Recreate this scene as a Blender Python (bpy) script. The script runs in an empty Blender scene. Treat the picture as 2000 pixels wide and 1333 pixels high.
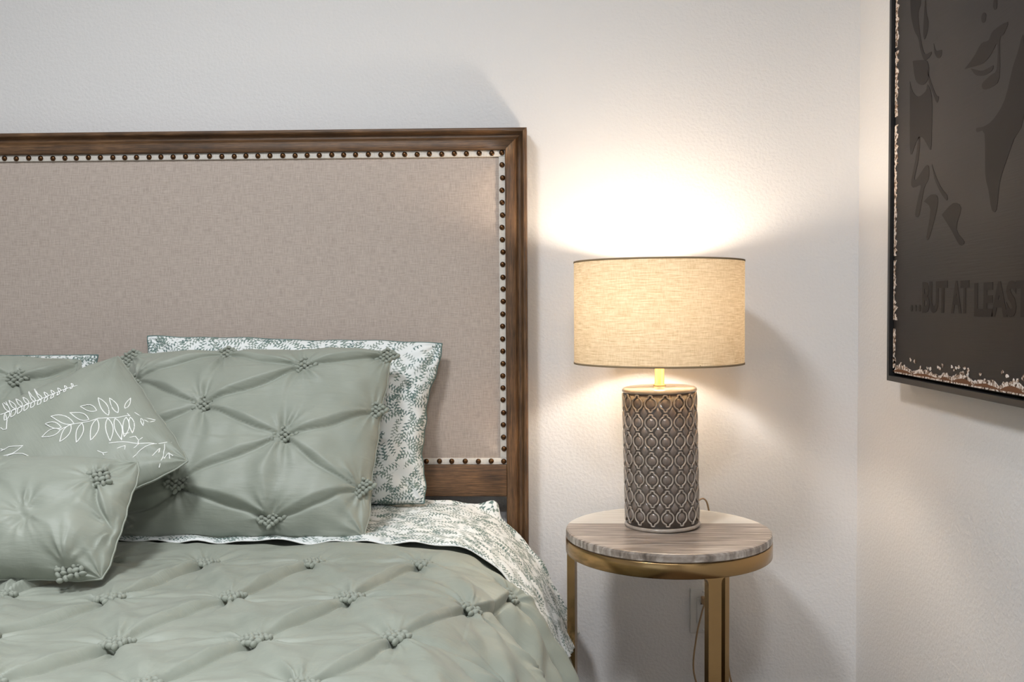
import bpy, bmesh, math, random
import numpy as np
from mathutils import Vector, Matrix

scene = bpy.context.scene
COL = scene.collection
random.seed(7)
rng = np.random.default_rng(7)

# ------------------------------------------------------------------ camera, world, lights, exposure
cam_data = bpy.data.cameras.new('camera')
cam = bpy.data.objects.new('camera', cam_data)
COL.objects.link(cam)
cam_data.sensor_width = 36.0
cam_data.lens = 36.0 * 1850.0 / 2000.0
cam_data.clip_start = 0.05
cam.matrix_world = (Matrix.Translation((0, -2.6, 1.13)) @ Matrix.Rotation(math.radians(1.9), 4, 'Z')
                    @ Matrix.Rotation(math.radians(90 - 1.9), 4, 'X') @ Matrix.Rotation(math.radians(-0.3), 4, 'Z'))
scene.camera = cam

world = bpy.data.worlds.new('world')
scene.world = world
world.use_nodes = True
world.node_tree.nodes['Background'].inputs['Color'].default_value = (0.75, 0.85, 1.0, 1)
world.node_tree.nodes['Background'].inputs['Strength'].default_value = 0.05

scene.view_settings.view_transform = 'Standard'
scene.view_settings.look = 'None'
scene.view_settings.gamma = 1.0
scene.view_settings.use_curve_mapping = False
scene.view_settings.exposure = 0.08

def area(name, loc, target, sx, sy, power, color, shape='RECTANGLE'):
    l = bpy.data.lights.new(name, 'AREA')
    l.shape = shape
    l.size = sx
    l.size_y = sy
    l.energy = power
    l.color = color
    o = bpy.data.objects.new(name, l)
    COL.objects.link(o)
    o.location = loc
    o.rotation_euler = (Vector(target) - Vector(loc)).to_track_quat('-Z', 'Y').to_euler()
    return o

# daylight through the window in the wall behind the camera, and the two ceiling lamps of the room
area('window_daylight', (-1.6, -5.02, 1.55), (-1.2, 0.0, 1.2), 2.2, 1.7, 10, (0.80, 0.90, 1.0))
area('ceiling_lamp_over_bed', (-0.80, -1.95, 2.70), (-0.80, -1.95, 0), 0.42, 0.42, 45, (0.91, 0.955, 1.0), 'DISK')
area('ceiling_lamp_over_camera', (0.10, -2.7, 2.70), (0.10, -2.7, 0), 0.34, 0.34, 23, (0.91, 0.955, 1.0), 'DISK')  # second ceiling lamp, unseen, just above the camera
BULB_STRENGTH = 210.0
BULB_COLOR = (1.0, 0.88, 0.72)

# ------------------------------------------------------------------ helpers: objects
WORLD = {}

def wloc(o):
    return WORLD.get(o.name, Vector((0, 0, 0))) if o else Vector((0, 0, 0))

def link(o, parent, loc):
    COL.objects.link(o)
    o.parent = parent
    o.location = Vector(loc) - wloc(parent)
    WORLD[o.name] = Vector(loc)
    return o

def thing(name, label, cat, loc, group=None):
    o = bpy.data.objects.new(name, None)
    o.empty_display_size = 0.05
    link(o, None, loc)
    return tag(o, label, cat, group)

def tag(o, label, cat, group=None):
    o['label'] = label
    o['category'] = cat
    if group:
        o['group'] = group
    return o

def mesh_obj(name, verts, faces, mat, parent=None, loc=None, smooth=True, uvs=None):
    """verts in world coordinates; loc = origin of the object"""
    verts = np.asarray(verts, float)
    if loc is None:
        loc = wloc(parent) if parent else (verts.min(0) + verts.max(0)) / 2
    me = bpy.data.meshes.new(name)
    me.from_pydata((verts - np.array(loc)).tolist(), [], [tuple(int(i) for i in f) for f in faces])
    if uvs is not None:
        lay = me.uv_layers.new(name='UVMap')
        idx = np.empty(len(me.loops), dtype=np.int32)
        me.loops.foreach_get('vertex_index', idx)
        lay.data.foreach_set('uv', np.asarray(uvs, np.float32)[idx].ravel())
    if smooth:
        me.polygons.foreach_set('use_smooth', np.ones(len(me.polygons), dtype=bool))
    me.materials.append(mat)
    me.update()
    o = bpy.data.objects.new(name, me)
    return link(o, parent, loc)

def shared(name, me, parent, loc, rot=None):
    o = bpy.data.objects.new(name, me)
    link(o, parent, loc)
    if rot is not None:
        o.rotation_euler = rot
    return o

def structure(o):
    o['kind'] = 'structure'
    return o

# ------------------------------------------------------------------ helpers: shapes (vertex and face lists)
def bm_lists(bm):
    bm.verts.index_update()
    v = [tuple(x.co) for x in bm.verts]
    f = [[x.index for x in p.verts] for p in bm.faces]
    bm.free()
    return v, f

def box(x0, x1, y0, y1, z0, z1, bevel=0.0, seg=2):
    bm = bmesh.new()
    bmesh.ops.create_cube(bm, size=1.0)
    for v in bm.verts:
        v.co = Vector((x0 if v.co.x < 0 else x1, y0 if v.co.y < 0 else y1, z0 if v.co.z < 0 else z1))
    if bevel:
        bmesh.ops.bevel(bm, geom=bm.edges[:], offset=bevel, segments=seg, affect='EDGES', profile=0.6)
    return bm_lists(bm)

def join(*parts):
    V, Fc = [], []
    for v, f in parts:
        n = len(V)
        V += [tuple(p) for p in v]
        Fc += [[i + n for i in q] for q in f]
    return V, Fc

def lathe(profile, cx, cy, n=64, tilt=None, cap=True):
    V, Fc = [], []
    m = len(profile)
    for k in range(n):
        a = 2 * math.pi * k / n
        for r, z in profile:
            V.append((cx + r * math.cos(a), cy + r * math.sin(a), z))
    for k in range(n):
        j = (k + 1) % n
        for i in range(m - 1):
            Fc.append([k * m + i, j * m + i, j * m + i + 1, k * m + i + 1])
    if cap:
        Fc.append([k * m for k in range(n)][::-1])
        Fc.append([k * m + m - 1 for k in range(n)])
    return V, Fc

def tube(path, r, n=8, closed=False):
    P = [Vector(p) for p in path]
    m = len(P)
    V, Fc = [], []
    up = None
    for i in range(m):
        a = P[(i - 1) % m] if (closed or i > 0) else P[i]
        b = P[(i + 1) % m] if (closed or i < m - 1) else P[i]
        t = (b - a).normalized()
        if up is None:
            up = Vector((0, 0, 1)) if abs(t.z) < 0.9 else Vector((1, 0, 0))
        s = t.cross(up).normalized()
        up = s.cross(t).normalized()
        for k in range(n):
            c = 2 * math.pi * k / n
            V.append(tuple(P[i] + s * (r * math.cos(c)) + up * (r * math.sin(c))))
    for i in range(m if closed else m - 1):
        j = (i + 1) % m
        for k in range(n):
            l = (k + 1) % n
            Fc.append([i * n + k, i * n + l, j * n + l, j * n + k])
    if not closed:
        Fc.append(list(range(n)))
        Fc.append([(m - 1) * n + k for k in range(n)][::-1])
    return V, Fc

def prism(poly, f0, f1):
    """poly = 2-D outline; f0, f1 map an outline point to the back and the front point"""
    n = len(poly)
    V = [f0(p) for p in poly] + [f1(p) for p in poly]
    Fc = [list(range(n))[::-1], [n + i for i in range(n)]]
    for i in range(n):
        j = (i + 1) % n
        Fc.append([i, j, n + j, n + i])
    return V, Fc

def smooth_path(pts, n=6):
    P = [Vector(p) for p in pts]
    out = []
    for i in range(len(P) - 1):
        p0 = P[max(i - 1, 0)]; p1 = P[i]; p2 = P[i + 1]; p3 = P[min(i + 2, len(P) - 1)]
        for k in range(n):
            t = k / n
            out.append(0.5 * ((2 * p1) + (p2 - p0) * t + (2 * p0 - 5 * p1 + 4 * p2 - p3) * t * t
                              + (3 * p1 - p0 - 3 * p2 + p3) * t ** 3))
    out.append(P[-1])
    return out

def waves(x, y, seed, scale, n=14, stretch=1.0, ang=None):
    """cheap smooth noise about -1..1: a sum of sines"""
    r = np.random.default_rng(seed)
    h = np.zeros(np.broadcast(x, y).shape)
    for i in range(n):
        a = r.uniform(0, 2 * math.pi) if ang is None else ang + r.normal(0, stretch)
        k = 2 * math.pi / scale * r.uniform(0.5, 1.8)
        h = h + np.sin(k * (x * math.cos(a) + y * math.sin(a)) + r.uniform(0, 6.28))
    return h / math.sqrt(n)

# ------------------------------------------------------------------ helpers: materials
class Nodes:
    def __init__(self, name):
        self.m = bpy.data.materials.new(name)
        self.m.use_nodes = True
        self.t = self.m.node_tree
        self.b = self.t.nodes['Principled BSDF']
        self.out = self.t.nodes['Material Output']
    def set(self, sock, val):
        if isinstance(val, bpy.types.NodeSocket):
            self.t.links.new(val, sock)
        elif isinstance(sock.default_value, (int, float)):
            sock.default_value = val
        else:
            v = tuple(val)
            sock.default_value = v + (1.0,) if len(sock.default_value) == 4 and len(v) == 3 else v
    def node(self, kind, **kw):
        n = self.t.nodes.new(kind)
        for k, v in kw.items():
            if k.startswith('i_'):
                self.set(n.inputs[int(k[2:])] if k[2:].isdigit() else n.inputs[k[2:].replace('_', ' ')], v)
            else:
                setattr(n, k, v)
        return n
    def math(self, op, a, b=0.0, c=0.0):
        n = self.node('ShaderNodeMath', operation=op)
        self.set(n.inputs[0], a); self.set(n.inputs[1], b); self.set(n.inputs[2], c)
        return n.outputs[0]
    def bsdf(self, **kw):
        for k, v in kw.items():
            self.set(self.b.inputs[k.replace('_', ' ')], v)
    def obj(self):
        return self.node('ShaderNodeTexCoord').outputs['Object']
    def uv(self):
        return self.node('ShaderNodeTexCoord').outputs['UV']
    def mapping(self, vec, scale=(1, 1, 1), loc=(0, 0, 0), rot=(0, 0, 0)):
        n = self.node('ShaderNodeMapping')
        self.set(n.inputs['Vector'], vec)
        n.inputs['Scale'].default_value = scale
        n.inputs['Location'].default_value = loc
        n.inputs['Rotation'].default_value = rot
        return n.outputs[0]
    def noise(self, vec, scale, detail=2.0, rough=0.5):
        n = self.node('ShaderNodeTexNoise')
        self.set(n.inputs['Vector'], vec)
        n.inputs['Scale'].default_value = scale
        n.inputs['Detail'].default_value = detail
        n.inputs['Roughness'].default_value = rough
        return n.outputs['Fac']
    def ramp(self, fac, stops, interp='LINEAR'):
        n = self.node('ShaderNodeValToRGB')
        self.set(n.inputs[0], fac)
        e = n.color_ramp.elements
        n.color_ramp.interpolation = interp
        while len(e) < len(stops):
            e.new(0.5)
        for k, (p, c) in enumerate(stops):
            e[k].position = p
            e[k].color = tuple(c) + (1.0,) if len(c) == 3 else c
        return n.outputs[0]
    def mix(self, fac, a, b):
        n = self.node('ShaderNodeMix', data_type='RGBA')
        self.set(n.inputs[0], fac); self.set(n.inputs[6], a); self.set(n.inputs[7], b)
        return n.outputs[2]
    def bump(self, h, strength=0.3, dist=0.01, normal=None):
        n = self.node('ShaderNodeBump')
        n.inputs['Strength'].default_value = strength
        n.inputs['Distance'].default_value = dist
        self.set(n.inputs['Height'], h)
        if normal is not None:
            self.set(n.inputs['Normal'], normal)
        return n.outputs[0]

def srgb(r, g, b):
    f = lambda c: (c / 255 / 12.92) if c <= 10 else ((c / 255 + 0.055) / 1.055) ** 2.4
    return (f(r), f(g), f(b))

def plain(name, color, rough=0.5, metal=0.0, **kw):
    n = Nodes(name)
    n.bsdf(Base_Color=color, Roughness=rough, Metallic=metal, **kw)
    return n.m

def mat_wall(name, color):
    n = Nodes(name)
    v = n.obj()
    h = n.math('ADD', n.noise(v, 120, 2, 0.5), n.math('MULTIPLY', n.noise(v, 55, 2), 0.5))
    n.bsdf(Base_Color=color, Roughness=0.75, Normal=n.bump(h, 0.36, 0.004))
    n.b.inputs['Specular IOR Level'].default_value = 0.25
    return n.m

def mat_wood():
    n = Nodes('walnut_stained_wood')
    v = n.uv()
    g = n.noise(n.mapping(v, (3.0, 60, 1)), 4.0, 6, 0.65)
    g2 = n.noise(n.mapping(v, (9.0, 300, 1)), 3.0, 3, 0.6)
    blot = n.noise(v, 9.0, 3, 0.6)
    f = n.math('ADD', n.math('MULTIPLY', g, 0.62), n.math('MULTIPLY', blot, 0.38))
    c = n.ramp(f, [(0.30, srgb(46, 34, 24)), (0.47, srgb(92, 66, 43)), (0.60, srgb(122, 89, 59)), (0.75, srgb(142, 110, 78))])
    dark = n.ramp(g2, [(0.36, (0.42, 0.40, 0.38)), (0.52, (1, 1, 1))])
    m = n.node('ShaderNodeMix', data_type='RGBA', blend_type='MULTIPLY')
    m.inputs[0].default_value = 0.8
    n.set(m.inputs[6], c); n.set(m.inputs[7], dark)
    n.bsdf(Base_Color=m.outputs[2], Roughness=0.48, Normal=n.bump(g2, 0.25, 0.002))
    return n.m

def weave(n, v, f=430.0, slub=36.0):
    a = n.noise(n.mapping(v, (f, slub, 1)), 1.0, 2, 0.6)
    b = n.noise(n.mapping(v, (slub, f, 1)), 1.0, 2, 0.6)
    return a, b

def mat_linen(name, lo, hi):
    n = Nodes(name)
    v = n.uv()
    a, b = weave(n, v)
    f = n.math('MULTIPLY', n.math('ADD', a, b), 0.5)
    c = n.ramp(f, [(0.36, lo), (0.62, hi)])
    n.bsdf(Base_Color=c, Roughness=0.95, Normal=n.bump(f, 0.35, 0.003))
    n.b.inputs['Specular IOR Level'].default_value = 0.1
    return n.m

def mat_sage(name='sage_cotton_sateen', c0=(145, 150, 138), c1=(156, 160, 148)):
    n = Nodes(name)
    v = n.uv()
    f = n.noise(v, 9.0, 3)
    w = n.math('ADD', n.noise(n.mapping(v, (9, 60, 1), rot=(0, 0, 0.25)), 1.6, 4, 0.6), n.math('MULTIPLY', n.noise(n.mapping(v, (30, 8, 1), rot=(0, 0, 0.2)), 1.2, 3), 0.5))
    c = n.ramp(f, [(0.3, srgb(*c0)), (0.7, srgb(*c1))])
    n.bsdf(Base_Color=c, Roughness=0.52, Normal=n.bump(w, 0.22, 0.006))
    n.b.inputs['Specular IOR Level'].default_value = 0.42
    n.b.inputs['Sheen Weight'].default_value = 0.15
    n.b.inputs['Sheen Roughness'].default_value = 0.4
    return n.m

def mat_floral():
    n = Nodes('floral_printed_cotton')
    uv = n.uv()
    col = n.node('ShaderNodeRGB').outputs[0]
    col.default_value = srgb(236, 238, 236) + (1.0,)
    cur = col
    wob = n.node('ShaderNodeTexNoise')
    n.set(wob.inputs['Vector'], uv)
    wob.inputs['Scale'].default_value = 30.0
    layers = [(24.0, (0.0, 0.0, 0), srgb(160, 170, 164), 0.42), (21.0, (3.3, 1.7, 0), srgb(110, 130, 126), 0.49),
              (26.0, (7.1, 5.9, 0), srgb(132, 146, 136), 0.42), (22.0, (1.9, 8.2, 0), srgb(124, 142, 134), 0.48),
              (23.0, (5.2, 2.6, 0), srgb(104, 126, 122), 0.52)]
    for sc, off, c, gap in layers:
        sv = n.mapping(uv, (sc, sc, sc), off)
        vo = n.node('ShaderNodeTexVoronoi', voronoi_dimensions='2D')
        n.set(vo.inputs['Vector'], sv)
        vo.inputs['Scale'].default_value = 1.0
        sub = n.node('ShaderNodeVectorMath', operation='SUBTRACT')
        n.set(sub.inputs[0], sv); n.set(sub.inputs[1], vo.outputs['Position'])
        sep = n.node('ShaderNodeSeparateColor')
        n.set(sep.inputs[0], vo.outputs['Color'])
        rot = n.node('ShaderNodeVectorRotate', rotation_type='Z_AXIS')
        n.set(rot.inputs['Vector'], sub.outputs[0])
        n.set(rot.inputs['Angle'], n.math('MULTIPLY', sep.outputs[0], 6.283))
        xyz = n.node('ShaderNodeSeparateXYZ')
        n.set(xyz.inputs[0], rot.outputs[0])
        x0, y0 = xyz.outputs[0], xyz.outputs[1]
        # the stem bends a little
        y = n.math('SUBTRACT', y0, n.math('MULTIPLY', n.math('MULTIPLY', x0, x0), 0.35))
        ay = n.math('ABSOLUTE', y)
        side = n.math('MULTIPLY', n.math('GREATER_THAN', y, 0.0), 0.1)
        p = n.math('WRAP', n.math('ADD', x0, side), 0.1, -0.1)
        ca, sa, L, W = 0.66, 0.75, 0.30, 0.066
        a = n.math('ADD', n.math('MULTIPLY', p, ca), n.math('MULTIPLY', ay, sa))
        b = n.math('SUBTRACT', n.math('MULTIPLY', ay, ca), n.math('MULTIPLY', p, sa))
        ea = n.math('POWER', n.math('ABSOLUTE', n.math('DIVIDE', n.math('SUBTRACT', a, L / 2 + 0.03), L / 2)), 2.0)
        eb = n.math('POWER', n.math('DIVIDE', b, W), 2.0)
        leaf = n.math('LESS_THAN', n.math('ADD', ea, eb), 1.0)
        stem = n.math('LESS_THAN', ay, 0.012)
        m = n.math('MAXIMUM', leaf, stem)
        m = n.math('MULTIPLY', m, n.math('LESS_THAN', n.math('ABSOLUTE', x0), 0.62))
        g = n.noise(n.mapping(uv, (1, 1, 1), (off[0], off[1], 0)), 11.0, 1)
        m = n.math('MULTIPLY', m, n.math('GREATER_THAN', g, gap))
        cur = n.mix(m, cur, c)
    n.bsdf(Base_Color=cur, Roughness=0.8)
    n.b.inputs['Specular IOR Level'].default_value = 0.2
    return n.m

def mat_marble():
    n = Nodes('banded_grey_marble')
    v = n.obj()
    warp = n.noise(v, 5.0, 3)
    s = n.node('ShaderNodeSeparateXYZ')
    n.set(s.inputs[0], v)
    yy = n.math('ADD', s.outputs[1], n.math('MULTIPLY', n.math('SUBTRACT', warp, 0.5), 0.018))
    cb = n.node('ShaderNodeCombineXYZ')
    n.set(cb.inputs[0], n.math('MULTIPLY', s.outputs[0], 5.0))
    n.set(cb.inputs[1], n.math('MULTIPLY', yy, 75.0))
    n.set(cb.inputs[2], n.math('MULTIPLY', s.outputs[2], 12.0))
    band = n.noise(cb.outputs[0], 1.3, 5, 0.62)
    grey = n.ramp(band, [(0.32, srgb(98, 88, 80)), (0.45, srgb(142, 129, 118)), (0.56, srgb(172, 160, 150)), (0.68, srgb(204, 195, 186))])
    pale = n.ramp(band, [(0.3, srgb(218, 211, 200)), (0.6, srgb(236, 231, 222))])
    f = n.ramp(n.math('ADD', yy, 0.5), [(0.548, (0, 0, 0)), (0.556, (1, 1, 1))])
    n.bsdf(Base_Color=n.mix(f, grey, pale), Roughness=0.28)
    return n.m

def mat_metal(name, color, rough):
    n = Nodes(name)
    v = n.obj()
    h = n.noise(n.mapping(v, (3, 3, 90)), 4.0, 2)
    n.bsdf(Base_Color=color, Metallic=1.0, Roughness=rough, Normal=n.bump(h, 0.04, 0.002))
    return n.m

def mat_shade():
    n = Nodes('lit_linen_shade')
    v = n.uv()
    b = n.noise(n.mapping(v, (26, 330, 1)), 1.0, 3, 0.65)
    a = n.noise(n.mapping(v, (300, 60, 1)), 1.0, 2, 0.6)
    f = n.math('ADD', n.math('MULTIPLY', b, 0.7), n.math('MULTIPLY', a, 0.3))
    c = n.ramp(f, [(0.34, srgb(204, 178, 140)), (0.5, srgb(226, 203, 168)), (0.64, srgb(240, 221, 192))])
    dif = n.node('ShaderNodeBsdfDiffuse')
    n.set(dif.inputs['Color'], c)
    tr = n.node('ShaderNodeBsdfTranslucent')
    n.set(tr.inputs['Color'], c)
    mx = n.node('ShaderNodeMixShader')
    mx.inputs[0].default_value = 0.095
    n.set(mx.inputs[1], dif.outputs[0]); n.set(mx.inputs[2], tr.outputs[0])
    n.t.links.new(mx.outputs[0], n.out.inputs['Surface'])
    return n.m

def mat_ceramic(name, c0, c1, rough=0.22):
    n = Nodes(name)
    f = n.noise(n.obj(), 45, 3)
    n.bsdf(Base_Color=n.ramp(f, [(0.35, srgb(*c0)), (0.65, srgb(*c1))]), Roughness=rough)
    n.b.inputs['Coat Weight'].default_value = 0.3
    n.b.inputs['Coat Roughness'].default_value = 0.15
    return n.m

def mat_canvas():
    n = Nodes('dark_painted_canvas')
    v = n.obj()
    h = n.noise(n.mapping(v, (1, 5, 160)), 1.6, 4, 0.6)
    f = n.noise(v, 3.0, 3)
    n.bsdf(Base_Color=n.ramp(f, [(0.35, srgb(40, 34, 32)), (0.7, srgb(48, 42, 39))]), Roughness=0.55, Normal=n.bump(h, 0.25, 0.002))
    n.b.inputs['Specular IOR Level'].default_value = 0.3
    return n.m

def mat_worn():
    n = Nodes('torn_paper_edge')
    f = n.noise(n.mapping(n.obj(), (1, 1, 1)), 120, 4, 0.7)
    n.bsdf(Base_Color=n.ramp(f, [(0.40, srgb(60, 46, 38)), (0.47, srgb(150, 118, 92)), (0.54, srgb(226, 214, 204))]), Roughness=0.9)
    return n.m

M = dict(
    wall=mat_wall('painted_textured_wall', srgb(229, 226, 224)),
    ceiling=mat_wall('ceiling_paint', srgb(232, 231, 229)),
    floor=plain('oak_floor', srgb(92, 74, 58), 0.5),
    trim=plain('white_trim', srgb(232, 231, 228), 0.4),
    wood=mat_wood(),
    linen=mat_linen('beige_linen', srgb(172, 157, 147), srgb(196, 182, 171)),
    tape=mat_linen('pale_trim_tape', srgb(206, 198, 188), srgb(222, 215, 206)),
    nail=plain('antique_brass_nail', srgb(92, 66, 44), 0.38, 1.0),
    sage=mat_sage(),
    cushion=mat_sage('sage_plain_cotton', (144, 149, 137), (152, 156, 144)),
    floral=mat_floral(),
    white=plain('white_cotton', srgb(232, 232, 228), 0.85),
    thread=plain('white_embroidery_thread', srgb(240, 240, 236), 0.6),
    marble=mat_marble(),
    gold=mat_metal('brushed_gold_metal', srgb(166, 136, 94), 0.24),
    brass=mat_metal('polished_brass', srgb(230, 204, 146), 0.25),
    shade=mat_shade(),
    rim=plain('shade_rim_tape', srgb(150, 128, 98), 0.9),
    glaze_dark=mat_ceramic('dark_taupe_glaze', (76, 66, 59), (92, 81, 73)),
    glaze=mat_ceramic('taupe_glaze', (108, 96, 88), (128, 115, 106)),
    glaze_pale=mat_ceramic('worn_pale_glaze', (152, 140, 129), (172, 160, 148)),
    glaze_top=mat_ceramic('cream_taupe_glaze', (150, 138, 126), (166, 154, 142), 0.15),
    plastic=plain('white_plastic', srgb(224, 222, 218), 0.35),
    dark=plain('black_slot', srgb(20, 18, 16), 0.6),
    black=plain('black_frame_lacquer', srgb(30, 29, 29), 0.42),
    canvas=mat_canvas(),
    paint=plain('brown_black_paint', srgb(31, 24, 21), 0.6, Specular_IOR_Level=0.25),
    worn=mat_worn(),
    tan=plain('torn_brown_board', srgb(112, 72, 44), 0.9),
    cord=plain('translucent_gold_cord', srgb(168, 138, 104), 0.4),
)
bulb_n = Nodes('glowing_bulb')
bulb_n.bsdf(Base_Color=(0, 0, 0))
bulb_n.set(bulb_n.b.inputs['Emission Color'], BULB_COLOR)
bulb_n.b.inputs['Emission Strength'].default_value = BULB_STRENGTH
M['bulb'] = bulb_n.m

# ------------------------------------------------------------------ the room
def slab(name, x0, x1, y0, y1, z0, z1, m):
    v, f = box(x0, x1, y0, y1, z0, z1)
    return structure(mesh_obj(name, v, f, m, smooth=False, loc=(x0, y0, z0)))

XW = 0.854
slab('wall_back', -3.3, XW + 0.1, 0.0, 0.1, 0.0, 2.75, M['wall'])
slab('wall_right', XW, XW + 0.1, -5.2, 0.0, 0.0, 2.75, M['wall'])
slab('wall_left', -3.4, -3.3, -5.2, 0.1, 0.0, 2.75, M['wall'])
slab('floor', -3.4, XW + 0.1, -5.3, 0.1, -0.1, 0.0, M['floor'])
slab('ceiling', -3.4, XW + 0.1, -5.3, 0.1, 2.75, 2.85, M['ceiling'])
# the rear wall, with the window the daylight comes through
wx0, wx1, wz0, wz1 = -2.7, -0.5, 0.7, 2.4
v, f = join(box(-3.4, wx0, -5.3, -5.2, 0, 2.75), box(wx1, XW + 0.1, -5.3, -5.2, 0, 2.75),
            box(wx0, wx1, -5.3, -5.2, 0, wz0), box(wx0, wx1, -5.3, -5.2, wz1, 2.75))
structure(mesh_obj('wall_rear', v, f, M['wall'], smooth=False))
v, f = join(box(wx0, wx1, -5.27, -5.23, wz0, wz0 + 0.05), box(wx0, wx1, -5.27, -5.23, wz1 - 0.05, wz1),
            box(wx0, wx0 + 0.05, -5.27, -5.23, wz0, wz1), box(wx1 - 0.05, wx1, -5.27, -5.23, wz0, wz1),
            box(-1.625, -1.575, -5.27, -5.23, wz0, wz1))
structure(mesh_obj('window_1', v, f, M['trim'], smooth=False))
slab('baseboard_back', -3.3, XW, -0.012, 0.0, 0.0, 0.09, M['trim'])
slab('baseboard_right', XW - 0.012, XW, -5.2, -0.012, 0.0, 0.09, M['trim'])

# ------------------------------------------------------------------ headboard
HX0, HX1, HTOP, HBOT, OPEN_BOT = -1.72, -0.042, 1.613, 0.713, 0.713
RW = 0.058
hb = thing('headboard', 'tall wooden framed headboard upholstered in beige linen with brass nailhead trim', 'headboard', ((HX0 + HX1) / 2, -0.045, 0.0))
MOULD = [(0.0, 0.068), (0.001, 0.073), (0.003, 0.075), (0.009, 0.075), (0.011, 0.073), (0.0125, 0.066), (0.016, 0.060), (0.021, 0.058),
         (0.026, 0.061), (0.030, 0.067), (0.033, 0.070), (0.055, 0.070), (0.058, 0.068)]

def moulding(name, axis, a0, a1, outer, inward, mitre0, mitre1):
    """a strip along x or z; the profile runs from the outer edge inward"""
    prof = [(0.0, 0.010)] + MOULD + [(RW, 0.010)]
    V, UV, Fc = [], [], []
    n = 24
    acc = 0
    for i in range(n + 1):
        acc = 0
        for k, (w, d) in enumerate(prof):
            s0 = a0 + (w if mitre0 else 0) * (1 if a1 > a0 else -1)
            s1 = a1 - (w if mitre1 else 0) * (1 if a1 > a0 else -1)
            s = s0 + (s1 - s0) * i / n
            if k:
                acc += math.hypot(w - prof[k - 1][0], d - prof[k - 1][1])
            o = outer + inward * w
            V.append((s, -d - 0.005, o) if axis == 'x' else (o, -d - 0.005, s))
            UV.append((s + (3.1 if axis == 'x' else 0), acc + outer))
    m = len(prof)
    for i in range(n):
        for k in range(m - 1):
            Fc.append([i * m + k, i * m + k + 1, (i + 1) * m + k + 1, (i + 1) * m + k])
        Fc.append([i * m + m - 1, i * m, (i + 1) * m, (i + 1) * m + m - 1])
    Fc.append(list(range(m))); Fc.append([n * m + k for k in range(m)][::-1])
    o = mesh_obj(name, V, Fc, M['wood'], hb, uvs=UV)
    return o
moulding('top_rail', 'x', HX0, HX1, HTOP, -1, True, True)
moulding('post', 'z', HTOP, 0.0, HX1, -1, True, False)
moulding('post', 'z', HTOP, 0.0, HX0, 1, True, False)
IX0, IX1, ITOP = HX0 + RW, HX1 - RW, HTOP - RW
v, f = box(IX0, IX1, -0.074, -0.012, 0.628, OPEN_BOT, 0.002)
uv = [(p[0] + 7.0, p[2] + p[1]) for p in v]
mesh_obj('bottom_rail', v, f, M['wood'], hb, uvs=uv)

# linen panel: a padded field inside the tape
TW = 0.017
nx, nz = 120, 80
px0, px1, pz0, pz1 = IX0 + TW - 0.002, IX1 - TW + 0.002, OPEN_BOT + TW - 0.002, ITOP - TW + 0.002
V, UV, Fc = [], [], []
for i in range(nx + 1):
    for j in range(nz + 1):
        a = 0.5 - 0.5 * math.cos(math.pi * i / nx); b = 0.5 - 0.5 * math.cos(math.pi * j / nz)
        x = px0 + (px1 - px0) * a; z = pz0 + (pz1 - pz0) * b
        d = min(x - px0, px1 - x, z - pz0, pz1 - z)
        e = 1 - math.exp(-d / 0.05)
        y = -0.058 - 0.016 * e
        V.append((x, y, z)); UV.append((x, z))
for i in range(nx):
    for j in range(nz):
        a = i * (nz + 1) + j
        Fc.append([a, a + nz + 1, a + nz + 2, a + 1])
mesh_obj('linen_panel', V, Fc, M['linen'], hb, uvs=UV)
# flat tape round the field, four strips
for (x0, x1, z0, z1) in ((IX0, IX1, ITOP - TW, ITOP), (IX0, IX1, OPEN_BOT, OPEN_BOT + TW),
                         (IX0, IX0 + TW, OPEN_BOT + TW, ITOP - TW), (IX1 - TW, IX1, OPEN_BOT + TW, ITOP - TW)):
    v, f = box(x0, x1, -0.066, -0.03, z0, z1, 0.0015)
    mesh_obj('tape_strip', v, f, M['tape'], hb, uvs=[(p[0], p[2]) for p in v])
v, f = box(IX0, IX1, -0.03, -0.012, OPEN_BOT, ITOP)
mesh_obj('back_panel', v, f, M['wood'], hb, smooth=False, uvs=[(p[0], p[2]) for p in v])
# domed nailheads, one by one
bm = bmesh.new()
bmesh.ops.create_uvsphere(bm, u_segments=12, v_segments=8, radius=0.0072)
for vert in bm.verts:
    vert.co.y *= 0.75
nail_me = bpy.data.meshes.new('nailhead')
bm.to_mesh(nail_me); bm.free()
nail_me.polygons.foreach_set('use_smooth', np.ones(len(nail_me.polygons), dtype=bool))
nail_me.materials.append(M['nail'])
def nails(p0, p1, step):
    n = round(math.dist(p0, p1) / step)
    for k in range(n + 1):
        t = k / n
        shared('nailhead', nail_me, hb, (p0[0] + (p1[0] - p0[0]) * t + random.uniform(-1, 1) * 0.0012, -0.067,
                                         p0[2] + (p1[2] - p0[2]) * t + random.uniform(-1, 1) * 0.001))
nz_t, nz_b, nx_l, nx_r = ITOP - 0.009, OPEN_BOT + 0.009, IX0 + 0.008, IX1 - 0.008
nails((nx_l, 0, nz_t), (nx_r - 0.028, 0, nz_t), 0.0332)
nails((nx_r, 0, nz_t + 0.002), (nx_r, 0, nz_b), 0.0337)
nails((nx_l, 0, nz_t - 0.033), (nx_l, 0, nz_b), 0.0337)
nails((nx_r - 0.034, 0, nz_b), (nx_r - 0.42, 0, nz_b), 0.0345)

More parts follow.
